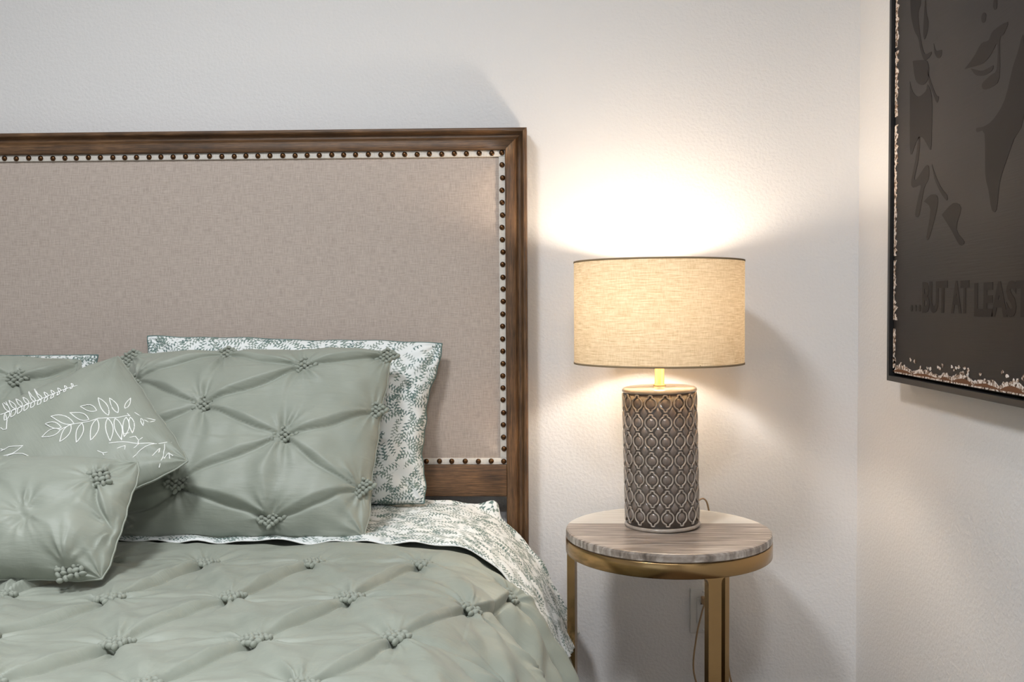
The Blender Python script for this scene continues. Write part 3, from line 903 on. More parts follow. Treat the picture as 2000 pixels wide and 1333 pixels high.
EMB = [[(0.016, 0), (0.008, 0.072), (0.002, 0.131), (0.04, 0.219), (0.082, 0.305), (0.088, 0.395), (0.13, 0.493), (0.173, 0.579), (0.197, 0.685)],
       [(0.016, 0), (-0.019, -0.024), (-0.039, -0.051), (-0.048, -0.079), (-0.049, -0.109), (-0.043, -0.139), (-0.033, -0.169), (-0.022, -0.2), (0.001, -0.173), (0.023, -0.147), (0.039, -0.12), (0.049, -0.092), (0.05, -0.063), (0.041, -0.032), (0.016, 0)],
       [(-0.004, 0.02), (-0.05, 0.016), (-0.084, 0.005), (-0.111, -0.01), (-0.131, -0.03), (-0.145, -0.052), (-0.155, -0.077), (-0.164, -0.103), (-0.131, -0.091), (-0.099, -0.079), (-0.069, -0.065), (-0.043, -0.05), (-0.023, -0.031), (-0.009, -0.008), (-0.004, 0.02)],
       [(0.005, 0.153), (-0.058, 0.148), (-0.106, 0.135), (-0.143, 0.114), (-0.171, 0.088), (-0.192, 0.057), (-0.207, 0.023), (-0.219, -0.013), (-0.173, 0.003), (-0.128, 0.019), (-0.086, 0.037), (-0.05, 0.058), (-0.022, 0.083), (-0.002, 0.114), (0.005, 0.153)],
       [(0.054, 0.305), (-0.004, 0.307), (-0.049, 0.299), (-0.085, 0.283), (-0.114, 0.262), (-0.137, 0.236), (-0.156, 0.207), (-0.173, 0.176), (-0.129, 0.187), (-0.086, 0.197), (-0.046, 0.21), (-0.01, 0.225), (0.02, 0.246), (0.042, 0.271), (0.054, 0.305)],
       [(-0.017, 0.425), (-0.068, 0.425), (-0.107, 0.416), (-0.138, 0.402), (-0.161, 0.382), (-0.179, 0.358), (-0.193, 0.332), (-0.205, 0.304), (-0.167, 0.314), (-0.13, 0.324), (-0.095, 0.336), (-0.065, 0.351), (-0.041, 0.37), (-0.023, 0.394), (-0.017, 0.425)],
       [(0.097, 0.506), (0.048, 0.532), (0.001, 0.546), (-0.043, 0.551), (-0.085, 0.549), (-0.126, 0.54), (-0.167, 0.528), (-0.207, 0.513), (-0.159, 0.501), (-0.113, 0.491), (-0.067, 0.482), (-0.023, 0.478), (0.019, 0.48), (0.059, 0.488), (0.097, 0.506)],
       [(0.106, 0.607), (0.063, 0.63), (0.023, 0.642), (-0.015, 0.647), (-0.051, 0.645), (-0.085, 0.638), (-0.118, 0.627), (-0.151, 0.615), (-0.111, 0.605), (-0.071, 0.595), (-0.032, 0.587), (0.005, 0.583), (0.041, 0.584), (0.075, 0.591), (0.106, 0.607)],
       [(0.074, 0.696), (0.067, 0.721), (0.054, 0.742), (0.034, 0.761), (0.011, 0.777), (-0.017, 0.792), (-0.047, 0.805), (-0.079, 0.818), (-0.06, 0.796), (-0.043, 0.775), (-0.025, 0.755), (-0.006, 0.737), (0.017, 0.72), (0.042, 0.706), (0.074, 0.696)],
       [(0.003, 0.119), (0.005, 0.083), (0.019, 0.052), (0.041, 0.024), (0.069, -0.001), (0.102, -0.025), (0.137, -0.047), (0.172, -0.07), (0.167, -0.036), (0.159, -0.004), (0.146, 0.027), (0.126, 0.056), (0.097, 0.081), (0.058, 0.103), (0.003, 0.119)],
       [(0.052, 0.226), (0.068, 0.191), (0.094, 0.162), (0.125, 0.138), (0.161, 0.118), (0.2, 0.101), (0.241, 0.085), (0.281, 0.07), (0.264, 0.102), (0.244, 0.132), (0.22, 0.16), (0.19, 0.185), (0.154, 0.205), (0.109, 0.219), (0.052, 0.226)],
       [(0.092, 0.382), (0.109, 0.343), (0.136, 0.311), (0.169, 0.284), (0.207, 0.261), (0.248, 0.241), (0.291, 0.222), (0.334, 0.204), (0.316, 0.239), (0.296, 0.273), (0.271, 0.304), (0.24, 0.332), (0.201, 0.355), (0.153, 0.372), (0.092, 0.382)],
       [(0.13, 0.481), (0.17, 0.446), (0.214, 0.421), (0.259, 0.404), (0.306, 0.392), (0.355, 0.384), (0.403, 0.378), (0.45, 0.373), (0.414, 0.403), (0.375, 0.431), (0.334, 0.455), (0.29, 0.474), (0.242, 0.486), (0.189, 0.49), (0.13, 0.481)],
       [(0.168, 0.547), (0.214, 0.516), (0.26, 0.498), (0.307, 0.486), (0.353, 0.48), (0.399, 0.478), (0.445, 0.479), (0.49, 0.48), (0.448, 0.505), (0.405, 0.529), (0.361, 0.548), (0.315, 0.561), (0.267, 0.566), (0.218, 0.563), (0.168, 0.547)],
       [(0.211, 0.656), (0.24, 0.621), (0.275, 0.595), (0.312, 0.574), (0.351, 0.557), (0.391, 0.544), (0.432, 0.533), (0.473, 0.522), (0.446, 0.552), (0.417, 0.581), (0.385, 0.607), (0.349, 0.629), (0.309, 0.646), (0.263, 0.656), (0.211, 0.656)],
       [(0.228, 0.696), (0.259, 0.67), (0.291, 0.652), (0.324, 0.64), (0.357, 0.631), (0.391, 0.626), (0.424, 0.622), (0.458, 0.618), (0.429, 0.64), (0.4, 0.66), (0.369, 0.678), (0.336, 0.692), (0.302, 0.7), (0.266, 0.702), (0.228, 0.696)],
       [(0.279, 0.79), (0.297, 0.779), (0.313, 0.771), (0.33, 0.767), (0.346, 0.764), (0.362, 0.763), (0.377, 0.763), (0.393, 0.763), (0.377, 0.772), (0.36, 0.781), (0.343, 0.789), (0.327, 0.794), (0.311, 0.796), (0.295, 0.796), (0.279, 0.79)],
       [(0.197, 0.685), (0.217, 0.7), (0.162, 0.688)],
       [(0.173, 0.766), (0.266, 0.807), (0.327, 0.919)],
       [(0.279, 0.79), (0.353, 0.839), (0.343, 0.901)],
       [(-0.548, 0.399), (-0.581, 0.221), (-0.616, 0.056), (-0.624, -0.116), (-0.648, -0.283), (-0.702, -0.444)],
       [(-0.56, 0.355), (-0.573, 0.361), (-0.584, 0.363), (-0.595, 0.364), (-0.606, 0.363), (-0.616, 0.361), (-0.626, 0.358), (-0.637, 0.355), (-0.624, 0.352), (-0.612, 0.349), (-0.6, 0.347), (-0.589, 0.346), (-0.578, 0.347), (-0.569, 0.35), (-0.56, 0.355)],
       [(-0.558, 0.343), (-0.563, 0.338), (-0.564, 0.333), (-0.562, 0.328), (-0.557, 0.324), (-0.551, 0.32), (-0.544, 0.316), (-0.536, 0.313), (-0.535, 0.317), (-0.534, 0.322), (-0.534, 0.327), (-0.536, 0.332), (-0.54, 0.336), (-0.547, 0.34), (-0.558, 0.343)],
       [(-0.567, 0.284), (-0.582, 0.289), (-0.595, 0.292), (-0.608, 0.292), (-0.62, 0.291), (-0.631, 0.288), (-0.643, 0.285), (-0.654, 0.281), (-0.639, 0.278), (-0.625, 0.275), (-0.611, 0.273), (-0.598, 0.273), (-0.587, 0.274), (-0.576, 0.277), (-0.567, 0.284)],
       [(-0.565, 0.272), (-0.57, 0.265), (-0.571, 0.259), (-0.567, 0.253), (-0.561, 0.248), (-0.553, 0.244), (-0.543, 0.239), (-0.534, 0.235), (-0.533, 0.241), (-0.532, 0.247), (-0.533, 0.253), (-0.536, 0.259), (-0.542, 0.264), (-0.551, 0.268), (-0.565, 0.272)],
       [(-0.575, 0.213), (-0.592, 0.219), (-0.608, 0.221), (-0.622, 0.221), (-0.636, 0.219), (-0.649, 0.216), (-0.662, 0.212), (-0.674, 0.207), (-0.657, 0.204), (-0.64, 0.201), (-0.625, 0.2), (-0.61, 0.2), (-0.597, 0.201), (-0.585, 0.205), (-0.575, 0.213)],
       [(-0.574, 0.201), (-0.58, 0.192), (-0.579, 0.185), (-0.574, 0.179), (-0.567, 0.173), (-0.556, 0.168), (-0.545, 0.163), (-0.532, 0.158), (-0.532, 0.166), (-0.532, 0.173), (-0.534, 0.18), (-0.538, 0.187), (-0.545, 0.192), (-0.557, 0.197), (-0.574, 0.201)],
       [(-0.585, 0.143), (-0.605, 0.149), (-0.622, 0.151), (-0.638, 0.151), (-0.654, 0.148), (-0.668, 0.144), (-0.683, 0.139), (-0.697, 0.134), (-0.677, 0.131), (-0.658, 0.128), (-0.64, 0.127), (-0.624, 0.127), (-0.609, 0.129), (-0.596, 0.134), (-0.585, 0.143)],
       [(-0.584, 0.131), (-0.59, 0.121), (-0.589, 0.112), (-0.583, 0.105), (-0.574, 0.098), (-0.561, 0.093), (-0.547, 0.087), (-0.533, 0.082), (-0.533, 0.091), (-0.533, 0.1), (-0.536, 0.108), (-0.541, 0.115), (-0.55, 0.121), (-0.564, 0.127), (-0.584, 0.131)],
       [(-0.597, 0.073), (-0.618, 0.079), (-0.638, 0.081), (-0.656, 0.081), (-0.673, 0.078), (-0.69, 0.073), (-0.706, 0.067), (-0.722, 0.061), (-0.699, 0.058), (-0.677, 0.056), (-0.657, 0.054), (-0.638, 0.055), (-0.622, 0.058), (-0.608, 0.063), (-0.597, 0.073)],
       [(-0.596, 0.061), (-0.602, 0.049), (-0.6, 0.04), (-0.593, 0.031), (-0.581, 0.024), (-0.567, 0.018), (-0.551, 0.012), (-0.534, 0.007), (-0.534, 0.017), (-0.535, 0.026), (-0.539, 0.036), (-0.545, 0.044), (-0.556, 0.051), (-0.572, 0.057), (-0.596, 0.061)],
       [(-0.609, 0.003), (-0.633, 0.01), (-0.655, 0.012), (-0.675, 0.011), (-0.694, 0.007), (-0.713, 0.002), (-0.731, -0.004), (-0.995, -0.005), (-0.697, -0.017), (-0.674, -0.018), (-0.654, -0.017), (-0.636, -0.014), (-0.621, -0.008), (-0.609, 0.003)],
       [(-0.608, -0.009), (-0.614, -0.022), (-0.611, -0.033), (-0.603, -0.042), (-0.59, -0.05), (-0.573, -0.056), (-0.555, -0.062), (-0.535, -0.068), (-0.536, -0.057), (-0.538, -0.046), (-0.542, -0.036), (-0.55, -0.027), (-0.562, -0.019), (-0.58, -0.013), (-0.608, -0.009)],
       [(-0.621, -0.066), (-0.648, -0.06), (-0.672, -0.058), (-0.695, -0.059), (-0.716, -0.063), (-0.737, -0.069), (-0.995, -0.071), (-0.778, -0.084), (-0.747, -0.087), (-0.718, -0.089), (-0.693, -0.09), (-0.67, -0.089), (-0.65, -0.085), (-0.634, -0.078), (-0.621, -0.066)],
       [(-0.62, -0.078), (-0.627, -0.093), (-0.624, -0.104), (-0.614, -0.115), (-0.599, -0.123), (-0.58, -0.13), (-0.559, -0.137), (-0.538, -0.143), (-0.539, -0.131), (-0.541, -0.119), (-0.546, -0.107), (-0.555, -0.097), (-0.569, -0.089), (-0.589, -0.082), (-0.62, -0.078)],
       [(-0.634, -0.135), (-0.664, -0.128), (-0.691, -0.127), (-0.716, -0.128), (-0.74, -0.133), (-0.763, -0.139), (-0.787, -0.147), (-0.812, -0.156), (-0.774, -0.159), (-0.741, -0.161), (-0.712, -0.162), (-0.687, -0.16), (-0.666, -0.156), (-0.648, -0.148), (-0.634, -0.135)],
       [(-0.634, -0.147), (-0.641, -0.163), (-0.637, -0.176), (-0.626, -0.187), (-0.609, -0.196), (-0.588, -0.204), (-0.565, -0.211), (-0.541, -0.217), (-0.542, -0.204), (-0.545, -0.191), (-0.551, -0.178), (-0.56, -0.167), (-0.576, -0.158), (-0.599, -0.151), (-0.634, -0.147)],
       [(-0.648, -0.204), (-0.681, -0.197), (-0.711, -0.195), (-0.739, -0.197), (-0.766, -0.202), (-0.793, -0.21), (-0.821, -0.219), (-0.852, -0.228), (-0.805, -0.231), (-0.766, -0.233), (-0.734, -0.233), (-0.706, -0.231), (-0.682, -0.226), (-0.663, -0.218), (-0.648, -0.204)],
       [(-0.648, -0.215), (-0.656, -0.233), (-0.651, -0.247), (-0.639, -0.259), (-0.62, -0.269), (-0.597, -0.277), (-0.572, -0.284), (-0.546, -0.291), (-0.547, -0.276), (-0.55, -0.262), (-0.556, -0.249), (-0.567, -0.237), (-0.584, -0.227), (-0.61, -0.22), (-0.648, -0.215)],
       [(-0.664, -0.272), (-0.7, -0.265), (-0.733, -0.264), (-0.764, -0.266), (-0.795, -0.272), (-0.827, -0.28), (-0.863, -0.29), (-0.932, -0.3), (-0.841, -0.303), (-0.795, -0.304), (-0.758, -0.304), (-0.727, -0.302), (-0.701, -0.296), (-0.68, -0.287), (-0.664, -0.272)],
       [(-0.664, -0.284), (-0.672, -0.303), (-0.667, -0.318), (-0.654, -0.331), (-0.633, -0.342), (-0.608, -0.35), (-0.581, -0.358), (-0.553, -0.365), (-0.554, -0.349), (-0.557, -0.333), (-0.564, -0.319), (-0.576, -0.306), (-0.594, -0.296), (-0.622, -0.288), (-0.664, -0.284)],
       [(-0.682, -0.341), (-0.721, -0.334), (-0.995, -0.334), (-0.793, -0.335), (-0.829, -0.342), (-0.87, -0.351), (-0.945, -0.362), (-0.975, -0.373), (-0.89, -0.375), (-0.828, -0.376), (-0.785, -0.376), (-0.75, -0.373), (-0.722, -0.367), (-0.698, -0.357), (-0.682, -0.341)],
       [(-0.682, -0.352), (-0.691, -0.373), (-0.686, -0.39), (-0.671, -0.403), (-0.649, -0.414), (-0.621, -0.423), (-0.592, -0.431), (-0.562, -0.438), (-0.563, -0.421), (-0.566, -0.405), (-0.573, -0.389), (-0.586, -0.376), (-0.606, -0.365), (-0.636, -0.356), (-0.682, -0.352)],
       [(-0.472, -0.507), (-0.419, -0.494), (-0.4, -0.464), (-0.546, -0.412), (-0.649, -0.398)],
       [(-0.136, -0.622), (-0.122, -0.531), (-0.038, -0.404), (-0.014, -0.476), (-0.014, -0.535), (-0.071, -0.647)],
       [(-0.033, -0.612), (-0.002, -0.516), (0.062, -0.446), (0.164, -0.398)],
       [(-0.162, -0.612), (-0.116, -0.581)],
       [(0.469, 0.351), (0.528, 0.484), (0.617, 0.614), (0.67, 0.761)],
       [(0.74, 0.488), (0.7, 0.563), (0.676, 0.666), (0.676, 0.792), (0.706, 0.936)],
       [(0.702, 0.859), (0.79, 0.821), (0.866, 0.765), (0.952, 0.682)],
       [(0.575, 0.395), (0.58, 0.483), (0.621, 0.455)],
       [(0.64, 0.546), (0.621, 0.624)],
       [(0.503, 0.564), (0.514, 0.627), (0.576, 0.633), (0.556, 0.686)],
       [(0.576, 0.633), (0.612, 0.611)],
       [(0.801, 0.673), (0.775, 0.744), (0.75, 0.793), (0.8, 0.754)],
       [(0.872, 0.773), (0.844, 0.845), (0.895, 0.874)],
       [(0.843, 0.851), (0.897, 0.828)],
       [(0.496, 0.209), (0.559, 0.244), (0.581, 0.29)],
       [(0.559, 0.244), (0.6, 0.242)],
       [(0.504, 0.478), (0.474, 0.496)],
       [(0.428, 0.528), (0.437, 0.593)],
       [(0.866, 0.765), (0.881, 0.785)],
       [(0.791, 0.259), (0.79, 0.305), (0.834, 0.316), (0.882, 0.314)]]
o, front, at, n_ = pillow('embroidered_cushion', 'plain sage square cushion with white embroidered leaf sprigs, tilted on one corner', None,
       [(-1.298, -.585, .867), (-1.064, -.755, .656), (-1.001, -.400, 1.028), (-.756, -.600, .806)], dict(Tf=.06, Tb=.05, cx=.01, cy=.01, sag=0, rc=.05, wav=.006), M['cushion'],
       seed=51, wr=.0022, nu=110, nv=110)
for pl in EMB:
    pts = []
    for a, c in zip(pl[:-1], pl[1:]):
        for k in range(3):
            pts.append((a[0] + (c[0] - a[0]) * k / 3, a[1] + (c[1] - a[1]) * k / 3))
    pts.append(pl[-1])
    path = []
    for u, v in pts:
        p, t1, t2 = at(u, v)
        q = front(np.array([u]), np.array([v]))[0]
        q = Vector(q + n_ * np.dot(p - q, n_)) + Vector(n_) * 0.0006
        if not path or (q - path[-1]).length > 1e-4:
            path.append(q)
    if len(path) > 1:
        closed = len(pl) > 9
        v, f = tube(path, 0.0011, 5)
        mesh_obj('embroidered_leaf' if closed else 'embroidered_stem', v, f, M['thread'], o)

PF = [(.714, .473), (.661, -.93), (-.3, .473), (-.35, -.93), (.19, -.22), (-.8, -.2), (.96, -.25)]
LF = [(0, 4, 'soft'), (1, 4, 'soft'), (2, 4, 'soft'), (3, 4, 'soft'), (0, 6, 'tuck'), (1, 6, 'soft'), (0, 1, 'soft')]
o, fr, at, n_ = pillow('pleated_cushion', 'small oblong sage cushion with pinched gathers, lying on the comforter in front', None,
       [(-1.169, -.87, .626), (-.822, -.87, .626), (-1.277, -.70, .836), (-.818, -.70, .826)], dict(Tf=.08, Tb=.025, cx=.0, cy=.02, rc=.07, wav=.006), M['sage'],
       pinches=PF, links=LF, seed=61, nu=180, nv=130, wr=.002, pleats=dict(amp=0.011, pleat=0.009, dimple=0.016, valley=0.005))
put_knots(o, at, n_, PF[:2], KBIG)

# ------------------------------------------------------------------ side table
TC = (0.300, -0.300); TR_ = 0.2475; TZ = 0.596
table = thing('side_table', 'round side table with banded grey marble top on thin gold legs', 'table', (TC[0], TC[1], 0.0))
V, Fc = [], []
n = 160
prof = [(0.0, 0), (TR_ - 0.003, 0), (TR_ - 0.0005, 0.002), (TR_, 0.005), (TR_, 0.014), (TR_ - 0.002, 0.0185), (TR_ - 0.006, 0.020), (0.0, 0.020)]
r_ = np.random.default_rng(9)
ch = np.convolve(np.r_[r_.normal(0, 1, n)], [.25, .5, .25], 'same') * 0.0016
v, f = lathe(prof[1:-1], 0, 0, n)
v = np.array(v).reshape(n, -1, 3)
for k in range(n):
    v[k, 2:4, :2] *= 1 - abs(ch[k]) / TR_ * 1.0
    v[k, 1:3, :2] *= 1 - 0.4 * abs(ch[k]) / TR_
v = v.reshape(-1, 3) + np.array([TC[0], TC[1], TZ - 0.020])
mesh_obj('marble_top', v, f, M['marble'], table, loc=(TC[0], TC[1], TZ), smooth=False)
ring = [(TR_ - 0.006, 0.540), (TR_ - 0.0015, 0.540), (TR_, 0.5415), (TR_, 0.5735), (TR_ - 0.0015, 0.575), (TR_ - 0.006, 0.575)]
v, f = lathe(ring + ring[:1], TC[0], TC[1], 96, cap=False)
mesh_obj('apron_ring', v, f, M['gold'], table)
for ang in (17.2, 136, 257):
    a = math.radians(ang)
    er = Vector((math.sin(a), -math.cos(a), 0)); et = Vector((math.cos(a), math.sin(a), 0))
    outline = [(-0.0155, 0.0), (0.0155, 0.0), (0.0155, 0.528), (0.0165, 0.534), (0.0195, 0.5385), (0.024, 0.5405), (0.024, 0.545), (-0.024, 0.545),
               (-0.024, 0.5405), (-0.0195, 0.5385), (-0.0165, 0.534), (-0.0155, 0.528)]
    c = Vector((TC[0], TC[1], 0))
    R1, R0 = TR_ - 0.0006, TR_ - 0.020
    v, f = prism(outline, lambda p: tuple(c + er * (R0 - p[0] ** 2 * 2) + et * p[0] + Vector((0, 0, p[1]))),
                 lambda p: tuple(c + er * (R1 - p[0] ** 2 * 2) + et * p[0] + Vector((0, 0, p[1]))))
    mesh_obj('leg', v, f, M['gold'], table, smooth=False)

# ------------------------------------------------------------------ table lamp
LX, LY = 0.2815, -0.268
lamp = thing('table_lamp', 'lit table lamp with taupe quatrefoil ceramic base and linen drum shade', 'lamp', (LX + 0.008, LY, TZ))
BX, BY = LX + 0.010, LY
BR, BZ0, BZ1 = 0.0905, TZ + 0.0005, 0.938
LEAN = math.radians(1.3)
leanM = Matrix.Translation((BX, BY, TZ)) @ Matrix.Rotation(-LEAN, 4, 'Y') @ Matrix.Translation((-BX, -BY, -TZ))
def lean(v):
    return [tuple(leanM @ Vector(p)) for p in v]
v, f = lathe([(0.084, BZ0), (0.0905, BZ0 + 0.0015), (0.0922, BZ0 + 0.004), (0.0922, BZ0 + 0.007), (0.0905, BZ0 + 0.0095), (BR - 0.004, BZ0 + 0.0105)], BX, BY, 96)
mesh_obj('plinth', lean(v), f, M['glaze_pale'], lamp)
prof = [(BR - 0.002, BZ0 + 0.0095)]
prof += [(BR - 0.002, BZ0 + 0.0095 + (BZ1 - 0.0105 - BZ0 - 0.0095) * k / 6) for k in range(1, 7)]
v, f = lathe(prof, BX, BY, 96)
mesh_obj('base', lean(v), f, M['glaze_dark'], lamp)
prof = [(BR - 0.003, BZ1 - 0.0112), (BR, BZ1 - 0.0105), (BR + 0.0012, BZ1 - 0.007), (BR, BZ1 - 0.003), (BR - 0.004, BZ1), (BR - 0.012, BZ1 + 0.0018), (0.030, BZ1 + 0.003), (0.016, BZ1 + 0.003)]
v, f = lathe(prof, BX, BY, 96)
mesh_obj('shoulder', lean(v), f, M['glaze_top'], lamp)
# raised quatrefoil rings: 16 round the body, 7 rows
NC, NR = 16, 7
def on_body(x, z, r):
    a = x / BR
    return (r * math.sin(a), -r * math.cos(a), z)
pitch = 0.0455
# the small lobes above and below
lobe = []
rr, hh, lr = 0.0146, 0.0196, 0.0046
for k in range(96):
    a = 2 * math.pi * k / 96
    x, z = rr * math.cos(a), rr * math.sin(a)
    if abs(x) < lr:
        z = math.copysign(hh - 0.0012 * (abs(x) / lr) ** 4, z)
    lobe.append((x, z))
v, f = tube([on_body(x, z, BR - 0.0010) for x, z in lobe], 0.0021, 6, closed=True)
def local_mesh(name, v, f, m):
    me = bpy.data.meshes.new(name)
    me.from_pydata(v, [], f)
    me.polygons.foreach_set('use_smooth', np.ones(len(me.polygons), dtype=bool))
    me.materials.append(m)
    return me
ring_me = local_mesh('quatrefoil_ring', v, f, M['glaze_pale'])
disc = [on_body(0.0092 * math.cos(2 * math.pi * k / 20), 0.0100 * math.sin(2 * math.pi * k / 20), BR - 0.0008) for k in range(20)]
disc0 = [on_body(0.0105 * math.cos(2 * math.pi * k / 20), 0.0113 * math.sin(2 * math.pi * k / 20), BR - 0.0030) for k in range(20)]
v = disc0 + disc + [on_body(0, 0, BR - 0.0004)]
f = [[k, (k + 1) % 20, 20 + (k + 1) % 20, 20 + k] for k in range(20)] + [[20 + k, 20 + (k + 1) % 20, 40] for k in range(20)]
disc_me = local_mesh('medallion', v, f, M['glaze'])
dm = [(0, 0.0135), (0.0082, 0), (0, -0.0135), (-0.0082, 0)]
v = [on_body(x * 1.18, z * 1.18, BR - 0.0030) for x, z in dm] + [on_body(x, z, BR - 0.0006) for x, z in dm]
f = [[4, 5, 6, 7]] + [[k, (k + 1) % 4, 4 + (k + 1) % 4, 4 + k] for k in range(4)]
diam_me = local_mesh('lozenge', v, f, M['glaze'])
for i in range(NC):
    for j in range(NR):
        z = 0.632 + pitch * j
        for nm, me, da, dz in (('quatrefoil_ring', ring_me, 0, 0), ('medallion', disc_me, 0, 0), ('lozenge', diam_me, 0.5, 0.5)):
            if nm == 'lozenge' and j == NR - 1:
                continue
            a = 2 * math.pi * (i + da) / NC + 0.03
            loc = leanM @ Vector((BX, BY, z + dz * pitch))
            shared(nm, me, lamp, loc, (Matrix.Rotation(-LEAN, 4, 'Y') @ Matrix.Rotation(a, 4, 'Z')).to_euler())
# neck, socket, bulb
SZ0, SZ1, SR = 0.997, 1.2455, 0.2060
NX = BX - 0.007
v, f = lathe([(0.015, BZ1 + 0.002), (0.0155, BZ1 + 0.006), (0.0118, BZ1 + 0.008), (0.0118, 1.055), (0.0118, 1.06)], NX, BY, 32)
mesh_obj('neck', v, f, M['brass'], lamp)
v, f = lathe([(0.010, 1.06), (0.019, 1.064), (0.019, 1.105), (0.014, 1.112)], LX, LY, 32)
mesh_obj('socket', v, f, M['brass'], lamp)
v, f = lathe([(0.0005, 1.112), (0.013, 1.113), (0.014, 1.125), (0.022, 1.141), (0.028, 1.155), (0.030, 1.166), (0.028, 1.178), (0.020, 1.189), (0.010, 1.194), (0.0005, 1.195)], LX, LY, 32)
mesh_obj('bulb', v, f, M['bulb'], lamp)
# shade: one thin drum of linen, rims and the spider that carries it
n = 128
V, UV, Fc = [], [], []
m = 9
for k in range(n + 1):
    a = 2 * math.pi * k / n
    for i in range(m):
        z = SZ0 + (SZ1 - SZ0) * i / (m - 1)
        V.append((LX + SR * math.cos(a), LY + SR * math.sin(a), z)); UV.append((a * SR, z))
for k in range(n):
    for i in range(m - 1):
        Fc.append([k * m + i, (k + 1) * m + i, (k + 1) * m + i + 1, k * m + i + 1])
shade = mesh_obj('shade', V, Fc, M['shade'], lamp, uvs=UV)
for z0, z1 in ((SZ0 - 0.001, SZ0 + 0.0035), (SZ1 - 0.003, SZ1 + 0.001)):
    v, f = lathe([(SR - 0.0015, z0), (SR + 0.001, z0), (SR + 0.001, z1), (SR - 0.0015, z1), (SR - 0.0015, z0)], LX, LY, n, cap=False)
    mesh_obj('rim', v, f, M['rim'], shade)
parts = []
for k in range(3):
    a = math.radians(50 + 120 * k)
    parts.append(tube([(LX + 0.019 * math.cos(a), LY + 0.019 * math.sin(a), 1.068), (LX + SR * math.cos(a), LY + SR * math.sin(a), SZ0 + 0.004)], 0.0016, 6))
mesh_obj('spider', *join(*parts), M['brass'], shade)
# cord: off the back of the base, over the table's rear edge, down and up to the outlet
cp = [(BX + 0.05, BY + 0.088, TZ + 0.004), (0.375, -0.135, TZ + 0.006), (0.405, -0.090, TZ + 0.022), (0.428, -0.062, TZ + 0.024), (0.443, -0.045, TZ - 0.004), (0.455, -0.040, 0.50),
      (0.486, -0.050, 0.25), (0.50, -0.05, 0.14), (0.52, -0.06, 0.05), (0.49, -0.07, 0.018), (0.44, -0.06, 0.05), (0.405, -0.045, 0.14), (0.412, -0.035, 0.23), (0.428, -0.030, 0.30), (0.4365, -0.028, 0.325)]
v, f = tube(smooth_path(cp, 8), 0.0024, 8)
cord = mesh_obj('cord', v, f, M['cord'], lamp)
v, f = join(box(0.428, 0.445, -0.030, -0.0085, 0.322, 0.342, 0.004))
mesh_obj('plug', v, f, M['cord'], cord)

# ------------------------------------------------------------------ wall outlet
OX0, OX1, OZ0, OZ1 = 0.4005, 0.4725, 0.2365, 0.3615
outlet = thing('wall_outlet', 'white wall outlet plate low on the wall behind the side table', 'outlet', ((OX0 + OX1) / 2, 0, OZ0))
cxo, czo = (OX0 + OX1) / 2, (OZ0 + OZ1) / 2
v, f = box(OX0, OX1, -0.005, -0.0002, OZ0, OZ1, 0.002)
mesh_obj('cover_plate', v, f, M['plastic'], outlet)
v, f = box(cxo - 0.0175, cxo + 0.0175, -0.0075, -0.0052, czo - 0.034, czo + 0.034, 0.001)
mesh_obj('receptacle', v, f, M['plastic'], outlet)
for dz in (0.019, -0.019):
    for dx in (-0.0065, 0.0065):
        v, f = box(cxo + dx - 0.0012, cxo + dx + 0.0012, -0.0080, -0.0074, czo + dz - 0.001, czo + dz + 0.008)
        mesh_obj('slot', v, f, M['dark'], outlet, smooth=False)
for dz in (0.053, -0.053):
    v, f = lathe([(0.0002, 0), (0.003, 0), (0.0028, 0.001), (0.0002, 0.0013)], 0, 0, 16)
    v = [(cxo + a, -0.005 - c, czo + dz + b) for a, b, c in v]
    mesh_obj('screw', v, f, M['plastic'], outlet)

# ------------------------------------------------------------------ framed picture on the right wall
FX = 0.804                     # front plane of the frame
FY0, FY1, FZ0, FZ1 = -0.356, -1.50, 0.960, 2.10
picture = thing('framed_picture', 'dark painted canvas with torn pale edges in a black floating frame on the wall', 'picture', (XW, (FY0 + FY1) / 2, (FZ0 + FZ1) / 2))
FW = 0.022
def frame_rail(axis, a0, a1, o, inward):
    # L section, mitred: face then return to the wall
    prof = [(0, XW - FX - 0.001), (0, 0.0), (FW * 0.55, 0.0), (FW * 0.55, 0.034), (FW * 1.3, 0.034), (FW * 1.3, XW - FX - 0.001)]
    V = []
    for s, sg in ((a0, 1), (a1, -1)):
        for w, d in prof:
            t = s + sg * w * (1 if a1 > a0 else -1)
            V.append((FX + d, t, o + inward * w) if axis == 'y' else (FX + d, o + inward * w, t))
    m = len(prof)
    Fc = [[k, (k + 1) % m, m + (k + 1) % m, m + k] for k in range(m)] + [list(range(m))[::-1], [m + k for k in range(m)]]
    bm = bmesh.new()
    vs = [bm.verts.new(p) for p in V]
    for q in Fc:
        bm.faces.new([vs[i] for i in q])
    bmesh.ops.recalc_face_normals(bm, faces=bm.faces[:])
    v, f = bm_lists(bm)
    mesh_obj('frame_rail', v, f, M['black'], picture, smooth=False)
frame_rail('y', FY0, FY1, FZ0, 1)
frame_rail('y', FY0, FY1, FZ1, -1)
frame_rail('z', FZ0, FZ1, FY0, -1)
frame_rail('z', FZ0, FZ1, FY1, 1)
CXF = 0.812                    # face of the canvas
G = 0.0185
v, f = box(CXF, FX + 0.033, FY1 + G, FY0 - G, FZ0 + G, FZ1 - G, 0.002)
canvas = mesh_obj('canvas', v, f, M['canvas'], picture)
